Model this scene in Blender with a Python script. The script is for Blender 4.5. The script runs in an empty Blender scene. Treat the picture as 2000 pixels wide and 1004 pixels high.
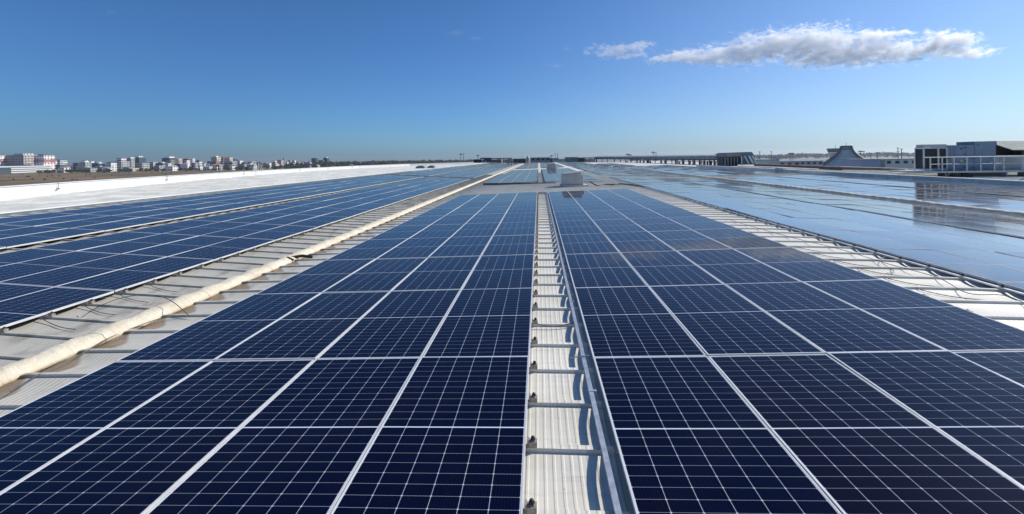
import bpy, bmesh, math, random
from mathutils import Vector, Matrix
random.seed(7)
R_ = math.radians
S = bpy.context.scene
COL = S.collection

# ------------------------------------------------------------------ camera
CAMZ = 20.0
F, YAW, ROLL, YH = 823.44, -0.06321, -0.0145, 308.1
cam_d = bpy.data.cameras.new('camera')
cam = bpy.data.objects.new('camera', cam_d)
COL.objects.link(cam)
c_, s_ = math.cos(YAW), math.sin(YAW)
cr, sr = math.cos(ROLL), math.sin(ROLL)
right = Vector((c_, -s_, 0)); fwd = Vector((s_, c_, 0)); up = Vector((0, 0, 1))
ax = cr * right + sr * up
ay = -sr * right + cr * up
m = Matrix((( ax.x, ay.x, -fwd.x, 0), (ax.y, ay.y, -fwd.y, 0), (ax.z, ay.z, -fwd.z, CAMZ), (0, 0, 0, 1)))
cam.matrix_world = m
cam_d.sensor_fit = 'HORIZONTAL'; cam_d.sensor_width = 36
cam_d.lens = F / 2000 * 36
cam_d.shift_y = -(502 - YH) / 2000
cam_d.clip_start = 0.05; cam_d.clip_end = 60000
S.camera = cam

# ------------------------------------------------------------------ light
SUN_EL, SUN_AZ = 39.0, 66.0          # azimuth measured from +Y towards +X
w = bpy.data.worlds.new('World'); S.world = w; w.use_nodes = True
nt = w.node_tree
bg = nt.nodes['Background']
sky = nt.nodes.new('ShaderNodeTexSky'); sky.sky_type = 'NISHITA'
sky.sun_disc = False
sky.sun_elevation = R_(SUN_EL); sky.sun_rotation = R_(SUN_AZ)
sky.altitude = 0; sky.air_density = 0.85; sky.dust_density = 0.75; sky.ozone_density = 10.0
skt = nt.nodes.new('ShaderNodeMix'); skt.data_type = 'RGBA'; skt.blend_type = 'MULTIPLY'; skt.inputs[0].default_value = 1
skt.inputs[7].default_value = (0.74, 0.99, 1.10, 1)            # white balance of the sky
# whitish humid air low in the sky on the sun's side, duller away from it
def wm(op, a, b=None, clamp=False):
    q = nt.nodes.new('ShaderNodeMath'); q.operation = op; q.use_clamp = clamp
    for i_, v_ in enumerate((a, b)):
        if v_ is None: continue
        if isinstance(v_, (int, float)): q.inputs[i_].default_value = v_
        else: nt.links.new(v_, q.inputs[i_])
    return q.outputs[0]
def wr(v_, lo, hi):
    q = nt.nodes.new('ShaderNodeMapRange'); q.interpolation_type = 'SMOOTHSTEP'; nt.links.new(v_, q.inputs[0]); q.inputs[1].default_value = lo; q.inputs[2].default_value = hi; return q.outputs[0]
wtc = nt.nodes.new('ShaderNodeTexCoord'); wsp = nt.nodes.new('ShaderNodeSeparateXYZ'); nt.links.new(wtc.outputs['Generated'], wsp.inputs[0])
wdt = wm('ADD', wm('MULTIPLY', wsp.outputs[0], math.sin(R_(SUN_AZ))), wm('MULTIPLY', wsp.outputs[1], math.cos(R_(SUN_AZ))))
wlow = wm('POWER', 2.718, wm('MULTIPLY', wm('ABSOLUTE', wsp.outputs[2]), -4.5))
wsun = wr(wdt, .1, 1.0); waway = wr(wdt, .15, -.5)
hs = nt.nodes.new('ShaderNodeHueSaturation')
nt.links.new(wm('SUBTRACT', 1.0, wm('MULTIPLY', wm('MULTIPLY', wsun, wlow), .30)), hs.inputs['Saturation'])
nt.links.new(wm('SUBTRACT', 1.0, wm('MULTIPLY', wlow, wm('ADD', wm('MULTIPLY', waway, .28), wm('MULTIPLY', wsun, .13)))), hs.inputs['Value'])
nt.links.new(sky.outputs[0], skt.inputs[6]); nt.links.new(skt.outputs[2], hs.inputs['Color']); nt.links.new(hs.outputs[0], bg.inputs[0]); bg.inputs[1].default_value = 0.113
sd = bpy.data.lights.new('sun', 'SUN'); sun = bpy.data.objects.new('sun', sd); COL.objects.link(sun)
sd.energy = 4.5; sd.angle = R_(0.53); sd.color = (1.0, 0.93, 0.82)
e, a = R_(SUN_EL), R_(SUN_AZ)
sdir = Vector((math.cos(e) * math.sin(a), math.cos(e) * math.cos(a), math.sin(e)))
sun.rotation_euler = sdir.to_track_quat('Z', 'Y').to_euler()
S.view_settings.view_transform = 'Standard'; S.view_settings.look = 'None'
S.view_settings.exposure = 0.0; S.view_settings.gamma = 1.0
S.cycles.volume_bounces = 12
S.cycles.volume_step_rate = .09
S.cycles.max_bounces = 14
S.cycles.caustics_reflective = False; S.cycles.caustics_refractive = False

# ------------------------------------------------------------------ helpers
def ray(x, y):
    a = (x - 1000) / F; b = (y - YH) / F
    a, b = cr * a + sr * b, -sr * a + cr * b
    return Vector((c_ * a + s_, -s_ * a + c_, -b))
def at(x, y, Y=None, Z=None, D=None):
    r = ray(x, y)
    if Y is not None: t = Y / r.y
    elif D is not None: t = D
    else: t = (Z - CAMZ) / r.z
    p = r * t; p.z += CAMZ
    return p
def proj(p):
    q = Vector(p) - Vector((0, 0, CAMZ))
    d = q.dot(fwd)
    if d <= 0.05: return None
    return (1000 + F * q.dot(ax) / d, YH - F * q.dot(ay) / d)

def tag(o, label=None, cat=None, group=None, kind=None):
    if label: o['label'] = label
    if cat: o['category'] = cat
    if group: o['group'] = group
    if kind: o['kind'] = kind
    return o

class MB:
    def __init__(s): s.v = []; s.f = []; s.mi = []; s.uv = []; s.sm = []
    def poly(s, pts, mi=0, uv=None, smooth=False):
        i = len(s.v); s.v += [tuple(p) for p in pts]
        s.f.append(tuple(range(i, i + len(pts)))); s.mi.append(mi); s.uv.append(uv); s.sm.append(smooth)
    def box(s, x0, x1, y0, y1, z0, z1, mi=0, M=None, skip=()):
        P = [Vector((x, y, z)) for z in (z0, z1) for y in (y0, y1) for x in (x0, x1)]
        if M is not None: P = [M @ p for p in P]
        for k, q in (('b', (0, 2, 3, 1)), ('t', (4, 5, 7, 6)), ('f', (0, 1, 5, 4)), ('k', (2, 6, 7, 3)), ('l', (0, 4, 6, 2)), ('r', (1, 3, 7, 5))):
            if k not in skip: s.poly([P[j] for j in q], mi)
        return s
    def grid(s, rows, mi=0, closed=False, smooth=True):
        i = len(s.v); n = len(rows[0])
        for r in rows: s.v += [tuple(p) for p in r]
        for a in range(len(rows) - 1):
            for b in range(n if closed else n - 1):
                c = (b + 1) % n
                s.f.append((i + a * n + b, i + a * n + c, i + (a + 1) * n + c, i + (a + 1) * n + b)); s.mi.append(mi); s.uv.append(None); s.sm.append(smooth)
    def tube(s, pts, r, n=8, mi=0, caps=True):
        pts = [Vector(p) for p in pts]; rows = []
        for k, p in enumerate(pts):
            d = (pts[min(k + 1, len(pts) - 1)] - pts[max(k - 1, 0)]).normalized()
            u = d.cross(Vector((0, 0, 1)))
            if u.length < 1e-3: u = Vector((1, 0, 0))
            u.normalize(); v = u.cross(d)
            rr = r[k] if isinstance(r, (list, tuple)) else r
            rows.append([p + rr * (math.cos(t) * u + math.sin(t) * v) for t in [2 * math.pi * j / n for j in range(n)]])
        s.grid(rows, mi, closed=True)
        if caps: s.poly(rows[0], mi); s.poly(rows[-1][::-1], mi)
        return s
    def mesh(s, name, mats):
        me = bpy.data.meshes.new(name); me.from_pydata(s.v, [], s.f)
        for mt in (mats if isinstance(mats, (list, tuple)) else [mats]): me.materials.append(mt)
        me.polygons.foreach_set('material_index', s.mi)
        me.polygons.foreach_set('use_smooth', s.sm)
        if any(u is not None for u in s.uv):
            ul = me.uv_layers.new(name='UVMap'); k = 0
            for u, f in zip(s.uv, s.f):
                for j in range(len(f)):
                    if u: ul.data[k].uv = u[j]
                    k += 1
        me.update(); return me
    def build(s, name, mats, parent=None, loc=None):
        o = bpy.data.objects.new(name, s.mesh(name, mats)); COL.objects.link(o)
        if parent is not None: o.parent = parent
        if loc is not None: o.location = loc
        return o
def empty(name, loc=(0, 0, 0), rz=0):
    o = bpy.data.objects.new(name, None); COL.objects.link(o); o.location = loc; o.rotation_euler = (0, 0, rz); o.empty_display_size = .2
    return o
def copy_tree(o, parent=None):
    q = o.copy(); COL.objects.link(q)
    if parent is not None: q.parent = parent
    for ch in list(o.children): copy_tree(ch, q)
    return q
ONES = ['', 'first', 'second', 'third', 'fourth', 'fifth', 'sixth', 'seventh', 'eighth', 'ninth', 'tenth', 'eleventh', 'twelfth', 'thirteenth', 'fourteenth', 'fifteenth', 'sixteenth', 'seventeenth', 'eighteenth', 'nineteenth']
TENS = ['', '', 'twent', 'thirt', 'fort', 'fift', 'sixt', 'sevent', 'eight', 'ninet']
def nth(n):
    if n < 20: return ONES[n]
    t, o = divmod(n, 10)
    return TENS[t] + 'ieth' if o == 0 else TENS[t] + 'y-' + ONES[o]

# ------------------------------------------------------------------ materials
class NG:
    def __init__(s, name):
        s.m = bpy.data.materials.new(name); s.m.use_nodes = True; s.t = s.m.node_tree
        s.b = s.t.nodes['Principled BSDF']; s.out = s.t.nodes['Material Output']
    def n(s, typ, **kw):
        q = s.t.nodes.new(typ)
        for k, v in kw.items(): setattr(q, k, v)
        return q
    def l(s, a, b): s.t.links.new(a, b)
    def math(s, op, a, b=None, c=None, clamp=False):
        q = s.n('ShaderNodeMath', operation=op); q.use_clamp = clamp
        for i, v in enumerate((a, b, c)):
            if v is None: continue
            if isinstance(v, (int, float)): q.inputs[i].default_value = v
            else: s.l(v, q.inputs[i])
        return q.outputs[0]
    def mix(s, f, a, b):
        q = s.n('ShaderNodeMix', data_type='RGBA')
        for i, v in ((0, f), (6, a), (7, b)):
            if isinstance(v, (int, float)): q.inputs[i].default_value = v
            elif isinstance(v, tuple): q.inputs[i].default_value = (*v[:3], 1)
            else: s.l(v, q.inputs[i])
        return q.outputs[2]
    def noise(s, vec, scale, detail=4, rough=.55, dist=0):
        q = s.n('ShaderNodeTexNoise'); q.inputs['Scale'].default_value = scale; q.inputs['Detail'].default_value = detail
        q.inputs['Roughness'].default_value = rough; q.inputs['Distortion'].default_value = dist
        if vec is not None: s.l(vec, q.inputs['Vector'])
        return q.outputs[0]
    def ramp(s, v, lo, hi):
        q = s.n('ShaderNodeMapRange'); q.interpolation_type = 'SMOOTHSTEP'
        s.l(v, q.inputs[0]); q.inputs[1].default_value = lo; q.inputs[2].default_value = hi
        return q.outputs[0]
    def obj(s): return s.n('ShaderNodeTexCoord').outputs['Object']
    def geo(s): return s.n('ShaderNodeNewGeometry').outputs['Position']
    def scalevec(s, v, sc):
        q = s.n('ShaderNodeVectorMath', operation='MULTIPLY'); s.l(v, q.inputs[0]); q.inputs[1].default_value = sc; return q.outputs[0]
    def bump(s, h, strength, dist):
        q = s.n('ShaderNodeBump'); q.inputs['Strength'].default_value = strength; q.inputs['Distance'].default_value = dist
        s.l(h, q.inputs['Height']); s.l(q.outputs[0], s.b.inputs['Normal'])
    def base(s, v):
        if isinstance(v, tuple): s.b.inputs['Base Color'].default_value = (*v, 1)
        else: s.l(v, s.b.inputs['Base Color'])
    def set(s, **kw):
        for k, v in kw.items(): s.b.inputs[k.replace('_', ' ')].default_value = v
def simple(name, col, rough=.6, metal=0., var=.15, scale=3., bump=0):
    g = NG(name); p = g.geo()
    f = g.noise(p, scale, 5)
    d = tuple(x * (1 - var) for x in col); l = tuple(min(1, x * (1 + var)) for x in col)
    g.base(g.mix(g.ramp(f, .3, .7), d, l)); g.set(Roughness=rough, Metallic=metal)
    if bump: g.bump(g.noise(p, scale * 6, 4), .4, bump)
    return g.m

M = {}
M['frame'] = simple('anodised_aluminium', (.72, .72, .71), .42, .15, .06, 8)
M['galv'] = simple('galvanised_steel', (.55, .57, .59), .42, .6, .18, 14)
M['clamp'] = simple('weathered_clamp_metal', (.33, .30, .26), .6, .3, .2, 40)
M['bolt'] = simple('black_bolt', (.025, .022, .02), .5, .2, .3, 40)
M['wire'] = simple('grey_wire_sheath', (.13, .125, .12), .6, 0, .3, 20)
M['cable'] = simple('black_cable_sheath', (.05, .048, .05), .55, 0, .3, 20)
M['white'] = simple('white_paint', (.76, .77, .76), .55, 0, .05, 1.2, .003)
M['upstand'] = simple('grey_upstand', (.78, .73, .66), .7, 0, .12, 1.5)
M['ventgrey'] = simple('vent_sheet_metal', (.37, .39, .40), .5, .1, .08, 3)
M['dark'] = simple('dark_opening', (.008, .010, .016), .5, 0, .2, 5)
M['unit'] = simple('blue_grey_unit_panels', (.16, .235, .33), .5, .05, .06, 2)
M['unitlight'] = simple('light_grey_unit_panels', (.40, .44, .45), .5, .05, .06, 2)
M['rail'] = simple('pale_grey_railing', (.48, .54, .58), .5, .2, .1, 4)
M['steel'] = simple('dark_red_brown_steel', (.06, .045, .055), .6, .1, .25, 1)
M['steelgrey'] = simple('grey_cladding', (.22, .25, .28), .6, .1, .15, .6)
M['teal'] = simple('teal_cladding', (.10, .19, .21), .5, .1, .12, .6)
M['concrete'] = simple('pale_concrete', (.45, .44, .42), .8, 0, .15, .4)
M['tent'] = simple('grey_membrane_roof', (.58, .60, .53), .6, 0, .1, .2)
M['tentdark'] = simple('dark_roof_rib', (.06, .09, .11), .6, 0, .15, .2)
M['mast'] = simple('mast_steel', (.16, .17, .19), .6, .2, .1, .3)
M['redband'] = simple('red_band_paint', (.42, .16, .17), .6, 0, .1, .5)

def pv(plain=False):
    g = NG('boosted_mirror_photovoltaic_glass' if plain else 'photovoltaic_glass')
    uv = g.n('ShaderNodeUVMap').outputs[0]
    sp = g.n('ShaderNodeSeparateXYZ'); g.l(uv, sp.inputs[0]); u, v = sp.outputs[0], sp.outputs[1]   # metres on the laminate
    W_, L_ = 1.118, 2.263
    cw = W_ - .012; cl = L_ - .012
    # column gaps (6 cells across)
    pu = cw / 6.; pl = (cl - .012) / 24.
    uu = g.math('SUBTRACT', u, .006)
    du = g.math('ABSOLUTE', g.math('SUBTRACT', g.math('MODULO', g.math('ADD', uu, pu * 10.5), pu), pu / 2))
    vv = g.math('SUBTRACT', v, L_ / 2)
    va = g.math('SUBTRACT', g.math('ABSOLUTE', vv), .006)
    dv = g.math('ABSOLUTE', g.math('SUBTRACT', g.math('MODULO', g.math('ADD', va, pl * 10.5), pl), pl / 2))
    lu = g.math('LESS_THAN', du, .0016)
    lv = g.math('LESS_THAN', dv, .0010)
    dm = g.math('LESS_THAN', g.math('ADD', du, dv), .0085)
    mid = g.math('LESS_THAN', va, .0)
    edge = g.math('MAXIMUM', g.math('GREATER_THAN', g.math('ABSOLUTE', g.math('SUBTRACT', u, W_ / 2)), cw / 2),
                  g.math('GREATER_THAN', g.math('ABSOLUTE', vv), cl / 2))
    # busbars: nine fine silver wires in each cell
    bb = pu / 9.
    db = g.math('ABSOLUTE', g.math('SUBTRACT', g.math('MODULO', g.math('ADD', uu, bb * 100), bb), bb / 2))
    lb = g.math('MULTIPLY', g.math('LESS_THAN', db, .0005), .16)
    line = g.math('MAXIMUM', g.math('MAXIMUM', lu, g.math('MULTIPLY', lv, .75)), dm)
    white = g.math('MAXIMUM', mid, edge)
    rnd = g.n('ShaderNodeObjectInfo').outputs['Random']
    # cell to cell tint
    ci = g.n('ShaderNodeCombineXYZ')
    g.l(g.math('FLOOR', g.math('DIVIDE', uu, pu)), ci.inputs[0]); g.l(g.math('FLOOR', g.math('DIVIDE', vv, pl)), ci.inputs[1]); g.l(rnd, ci.inputs[2])
    wn = g.n('ShaderNodeTexWhiteNoise', noise_dimensions='3D'); g.l(ci.outputs[0], wn.inputs[0])
    t = g.math('ADD', g.math('MULTIPLY', wn.outputs[0], .35), g.math('MULTIPLY', rnd, .65))
    cell = g.mix(t, (.0006, .0014, .013), (.0010, .0036, .024))
    pw_ = g.n('ShaderNodeTexWhiteNoise', noise_dimensions='1D'); g.l(rnd, pw_.inputs['W'])
    cell = g.mix(g.math('MULTIPLY', g.ramp(pw_.outputs[0], .72, .9), .6), cell, (.0042, .0020, .014))
    col = g.mix(lb, cell, (.10, .12, .16))
    col = g.mix(line, col, (.46, .49, .56))
    col = g.mix(white, col, (.62, .66, .74))
    # thin film of dust, thicker in blotches and streaks
    p = g.geo()
    d1 = g.ramp(g.noise(p, .55, 5, .6, .6), .45, .85)
    d2 = g.ramp(g.noise(g.scalevec(p, (5., 1.2, 1)), 1.0, 5, .65), .5, .9)
    dust = g.math('ADD', g.math('MULTIPLY', d1, .011), g.math('ADD', g.math('MULTIPLY', d2, .006), .0006))
    col = g.mix(dust, col, (.42, .40, .42))
    # a few pale droppings and water spots
    vo = g.n('ShaderNodeTexVoronoi'); vo.inputs['Scale'].default_value = 1.3; g.l(p, vo.inputs['Vector'])
    sz = g.math('MULTIPLY', g.ramp(g.noise(p, 9, 3), .3, .7), .016)
    vr = g.n('ShaderNodeSeparateXYZ'); g.l(vo.outputs['Color'], vr.inputs[0])
    sp_ = g.math('MULTIPLY', g.math('LESS_THAN', vo.outputs['Distance'], sz), g.math('GREATER_THAN', vr.outputs[0], .72))
    col = g.mix(g.math('MULTIPLY', sp_, .4), col, (.50, .49, .46))
    g.base(col)
    g.set(Roughness=.6); g.b.inputs['Specular IOR Level'].default_value = 0
    # anti-reflective solar glass: almost no mirror from above, strong at a grazing view; a quarter of it spread by dust
    lw = g.n('ShaderNodeLayerWeight'); lw.inputs['Blend'].default_value = .5
    if plain: fac = g.math('MINIMUM', g.math('ADD', g.math('MULTIPLY', g.math('POWER', lw.outputs['Facing'], 7.0), 2.0), .01), .85)  # right arrays: boosted mirror stands in for the polarised sky's uneven reflection
    else: fac = g.math('ADD', g.math('MULTIPLY', g.math('POWER', lw.outputs['Facing'], 4.8), .9), .004)
    g1 = g.n('ShaderNodeBsdfGlossy'); g1.inputs['Roughness'].default_value = .06; g2 = g.n('ShaderNodeBsdfGlossy'); g2.inputs['Roughness'].default_value = .42
    g.l(g.math('ADD', g.math('MULTIPLY', d1, .05), .075 if plain else .045), g1.inputs['Roughness'])
    gm_ = g.n('ShaderNodeMixShader'); gm_.inputs[0].default_value = .05 if plain else .07; g.l(g1.outputs[0], gm_.inputs[1]); g.l(g2.outputs[0], gm_.inputs[2])
    ms = g.n('ShaderNodeMixShader'); g.l(fac, ms.inputs[0]); g.l(g.b.outputs[0], ms.inputs[1]); g.l(gm_.outputs[0], ms.inputs[2]); g.l(ms.outputs[0], g.out.inputs['Surface'])
    # very slight waviness of the glass
    g.bump(g.noise(p, 1.6, 2), .04, .01)
    return g.m
M['pv'] = pv(); M['pvboosted'] = pv(True)

def roofmat():
    g = NG('white_standing_seam_roof'); p = g.geo()
    sp = g.n('ShaderNodeSeparateXYZ'); g.l(p, sp.inputs[0]); X, Y = sp.outputs[0], sp.outputs[1]
    n1 = g.ramp(g.noise(p, 1.1, 6, .6), .35, .75)
    n2 = g.ramp(g.noise(g.scalevec(p, (1.0, 6, 1)), 2.2, 6, .7), .5, .8)
    col = g.mix(n1, (.79, .76, .67), (.66, .63, .54))
    col = g.mix(g.math('MULTIPLY', n2, .45), col, (.34, .33, .30))
    # small drips and specks
    n3 = g.ramp(g.noise(p, 26, 3, .6), .68, .74)
    col = g.mix(g.math('MULTIPLY', n3, .5), col, (.22, .20, .17))
    # greyer, dirtier left bay
    left = g.math('MULTIPLY', g.ramp(X, -3.5, -6.5), g.ramp(X, -19.0, -18.0))
    col = g.mix(g.math('MULTIPLY', left, .6), col, (.37, .355, .30))
    gr = g.ramp(g.noise(g.scalevec(p, (1.6, .9, 1)), 1.5, 6, .65), .48, .68)
    col = g.mix(g.math('MULTIPLY', g.math('MULTIPLY', left, gr), .62), col, (.19, .17, .13))
    # rust brown silt lying beside the cream duct, wider in the middle of every pan
    ph = g.math('MULTIPLY', g.math('SUBTRACT', Y, .235), 2 * math.pi / .575)
    wv = g.math('MULTIPLY', g.math('SUBTRACT', 1, g.math('COSINE', ph)), .10)
    rng = g.math('ADD', g.math('MULTIPLY', g.noise(g.scalevec(p, (.1, 1, 0)), .9, 3), .25), wv)
    lim = g.math('ADD', rng, -5.70)
    silt = g.math('MULTIPLY', g.ramp(g.math('SUBTRACT', lim, X), -.02, .05), g.ramp(X, -6.3, -6.0))
    siltc = g.mix(g.ramp(g.noise(p, 4, 5), .35, .7), (.22, .15, .085), (.33, .25, .17))
    col = g.mix(g.math('MULTIPLY', silt, .85), col, siltc)
    g.base(col); g.set(Roughness=.5)
    # micro ribs pressed into the sheet, running along the sheet
    rb = g.math('SINE', g.math('MULTIPLY', X, 2 * math.pi / .062))
    rb = g.ramp(rb, .1, .9)
    g.bump(g.math('ADD', rb, g.math('MULTIPLY', g.noise(p, 9, 3), .6)), .5, .006)
    return g.m
M['roof'] = roofmat()
M['walkway'] = simple('grey_walkway_sheet', (.43, .435, .42), .65, 0, .22, .7, .004)

def ductmat():
    g = NG('cream_membrane'); p = g.geo()
    sp = g.n('ShaderNodeSeparateXYZ'); g.l(p, sp.inputs[0]); X, Y, Z = sp.outputs
    n1 = g.ramp(g.noise(p, 2.2, 6, .65), .35, .7)
    col = g.mix(n1, (.74, .68, .54), (.62, .54, .40))
    low = g.ramp(g.math('ADD', Z, g.math('MULTIPLY', g.noise(p, 3, 5), .14)), CAMZ - 2.20, CAMZ - 2.36)
    col = g.mix(g.math('MULTIPLY', low, .75), col, (.40, .25, .12))
    st = g.ramp(g.noise(g.scalevec(p, (1, .5, 1)), 5, 6, .7), .58, .75)
    col = g.mix(g.math('MULTIPLY', st, .5), col, (.36, .24, .14))
    sm_ = g.math('LESS_THAN', g.math('MODULO', g.math('ADD', Y, g.math('MULTIPLY', g.noise(p, 6, 2), .05)), 1.73), .022)
    col = g.mix(g.math('MULTIPLY', sm_, .55), col, (.30, .23, .15))
    g.base(col); g.set(Roughness=.75)
    g.bump(g.math('ADD', g.noise(p, 12, 5), g.math('MULTIPLY', g.noise(g.scalevec(p, (1, 3.5, 1)), 7, 4), .8)), .7, .025)
    return g.m
M['duct'] = ductmat()

# ------------------------------------------------------------------ ground
def groundmat():
    g = NG('field'); p = g.geo()
    a1 = g.ramp(g.noise(p, .006, 6, .6), .4, .62)
    a2 = g.ramp(g.noise(g.scalevec(p, (.6, .45, 1)), .02, 7, .7), .45, .62)
    col = g.mix(a1, (.16, .12, .05), (.27, .15, .085))
    col = g.mix(a2, col, (.075, .075, .03))
    g.base(col); g.set(Roughness=.95); return g.m
gm = MB()
ring = [0, 300, 800, 1500, 3000, 5000, 7000, 9000]
gm.grid([[(r * math.cos(t), r * math.sin(t), -max(0, r - 1500) ** 2 / 1.2e7) for t in [2 * math.pi * k / 48 for k in range(49)]] for r in ring], smooth=True)
ground = gm.build('ground', groundmat()); tag(ground, kind='structure')
rd = MB()
for (pts, wd) in (([(-60, 338.5), (60, 337.5), (150, 335.5), (210, 334)], 9), ([(320, 331), (400, 330), (480, 328.5)], 8)):
    P = [at(x, y, Z=0.05) for x, y in pts]
    for k in range(len(P) - 1):
        d = (P[k + 1] - P[k]).normalized(); nrm = Vector((-d.y, d.x, 0)) * wd
        rd.poly([P[k] - nrm, P[k + 1] - nrm, P[k + 1] + nrm, P[k] + nrm])
tag(rd.build('road', simple('pale_road', (.42, .41, .38), .9, 0, .1, .05)), kind='structure')

apn = MB(); apn.poly([(60, -200, .06), (3500, -200, .06), (3200, 3200, .06), (260, 3200, .06), (60, 400, .06)])
tag(apn.build('apron', simple('grey_apron', (.20, .205, .21), .85, 0, .2, .02)), kind='structure')

# ------------------------------------------------------------------ the roof we stand on
W, LP = 1.15, 2.30
SEAM = .575; SEAM0 = .235
def zL(X): return -2.0604 + .02796 * (X + .117)
def zR(X): return -2.0604 + .0323 * (X - .521)
def zA(X): return -2.253 - .056 * (X + 7.53)
def zB(X): return -(1.955 + .03 * (X - 6.8))
def zB3(X): return -(2.21 - .024 * (X - 17.0))
UNDER = .135
RP = [(-18.9, -1.82), (-17.6, zA(-17.6) - UNDER), (-6.35, zA(-6.35) - UNDER), (-5.55, zL(-5.55) - UNDER), (-.117, zL(-.117) - UNDER),
      (.521, zR(.521) - UNDER), (5.2, zR(5.2) - UNDER), (6.25, -2.062), (6.8, zB(6.8) - UNDER), (11.6, zB(11.6) - UNDER), (16.5, zB(16.5) - UNDER),
      (16.95, zB3(16.95) - UNDER), (26.9, zB3(26.9) - UNDER), (28, -2.12), (46, -2.12)]
def zroof(X):
    for (x0, z0), (x1, z1) in zip(RP, RP[1:]):
        if x0 <= X <= x1: return z0 + (z1 - z0) * (X - x0) / (x1 - x0)
    return RP[0][1] if X < RP[0][0] else RP[-1][1]
prof = [(-.345, 0), (-.25, .003), (-.16, .013), (-.10, .026), (-.055, .036), (-.024, .038), (-.024, .070), (.022, .070), (.022, .006), (.10, 0)]
YEND = 166
rows = []
k0 = -6
k = k0
while True:
    ys = SEAM0 + SEAM * k
    if ys > 60: break
    for dy, dz in prof: rows.append([(x, ys + dy, CAMZ + z + dz) for x, z in RP])
    k += 1
rows.append([(x, 60.5, CAMZ + z) for x, z in RP]); rows.append([(x, YEND, CAMZ + z) for x, z in RP])
rm = MB(); rm.grid(rows, smooth=False)
# edges of the slab so that it has thickness
rm.poly([(RP[0][0], rows[0][0][1], CAMZ - 1.87), (RP[0][0], YEND, CAMZ - 1.87), (RP[0][0], YEND, .0), (RP[0][0], rows[0][0][1], .0)])
rm.poly([(RP[0][0], YEND, CAMZ - 2.0), (RP[-1][0], YEND, CAMZ - 2.2), (RP[-1][0], YEND, 0), (RP[0][0], YEND, 0)])
rm.poly([(RP[-1][0], rows[0][0][1], CAMZ - 2.12), (RP[-1][0], YEND, CAMZ - 2.12), (RP[-1][0], YEND, .0), (RP[-1][0], rows[0][0][1], .0)])
roof = rm.build('roof', M['roof']); tag(roof, kind='structure')
wk = MB(); xs = []
x = -45.0
while x < -19.2:
    xs += [(x, -1.87), (x + .34, -1.87), (x + .37, -1.815), (x + .43, -1.815), (x + .46, -1.87)]; x += .6
xs += [(-19.0, -1.87), (-18.9, -1.80), (-18.86, -1.80), (-18.86, -1.9)]
wk.grid([[(x, y, CAMZ + z) for x, z in xs] for y in (-4, 20, 60, YEND)], smooth=False)
wk.poly([(-45, -4, CAMZ - 1.87), (-45, YEND, CAMZ - 1.87), (-45, YEND, 0), (-45, -4, 0)])
wo = wk.build('roof', M['walkway']); tag(wo, kind='structure')

# ------------------------------------------------------------------ solar panels
PW, PL, TH, LIP = 1.137, 2.282, .035, .0095
def panel_frame(mb, T, mi=0, simple_=False):
    x0, x1, y0, y1 = -PW / 2, PW / 2, -PL / 2, PL / 2
    if simple_:
        top = [(x0, y0), (x1, y0), (x1, y1), (x0, y1)]
        inn = [(x0 + LIP, y0 + LIP), (x1 - LIP, y0 + LIP), (x1 - LIP, y1 - LIP), (x0 + LIP, y1 - LIP)]
        for i in range(4):
            j = (i + 1) % 4
            mb.poly([T(*top[i], 0), T(*top[j], 0), T(*inn[j], 0), T(*inn[i], 0)], mi)
            mb.poly([T(*top[i], -TH), T(*top[j], -TH), T(*top[j], 0), T(*top[i], 0)], mi)
    else:
        mb.box(x0, x1, y0, y0 + LIP, -TH, 0, mi); mb.box(x0, x1, y1 - LIP, y1, -TH, 0, mi)
        mb.box(x0, x0 + LIP, y0 + LIP, y1 - LIP, -TH, 0, mi, skip=('f', 'k')); mb.box(x1 - LIP, x1, y0 + LIP, y1 - LIP, -TH, 0, mi, skip=('f', 'k'))
def panel_glass(mb, T, mi=0, both=True):
    x0, x1, y0, y1 = -PW / 2 + LIP, PW / 2 - LIP, -PL / 2 + LIP, PL / 2 - LIP
    q = [(x0, y0), (x1, y0), (x1, y1), (x0, y1)]
    mb.poly([T(*p, -.002) for p in q], mi, [(p[0] - x0, p[1] - y0) for p in q])
    mb.poly([T(*p, -.008) for p in q[::-1]], mi, [(p[0] - x0, p[1] - y0) for p in q[::-1]])
ident = lambda x, y, z: (x, y, z)
fm = MB(); panel_frame(fm, ident); gl = MB(); panel_glass(gl, ident)
proto = empty('solar_panel')
fr_o = fm.build('frame', M['frame'], proto); gl_o = gl.build('cell_glass', M['pv'], proto)
boosted_glass = gl.mesh('cell_glass', M['pvboosted'])

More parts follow.
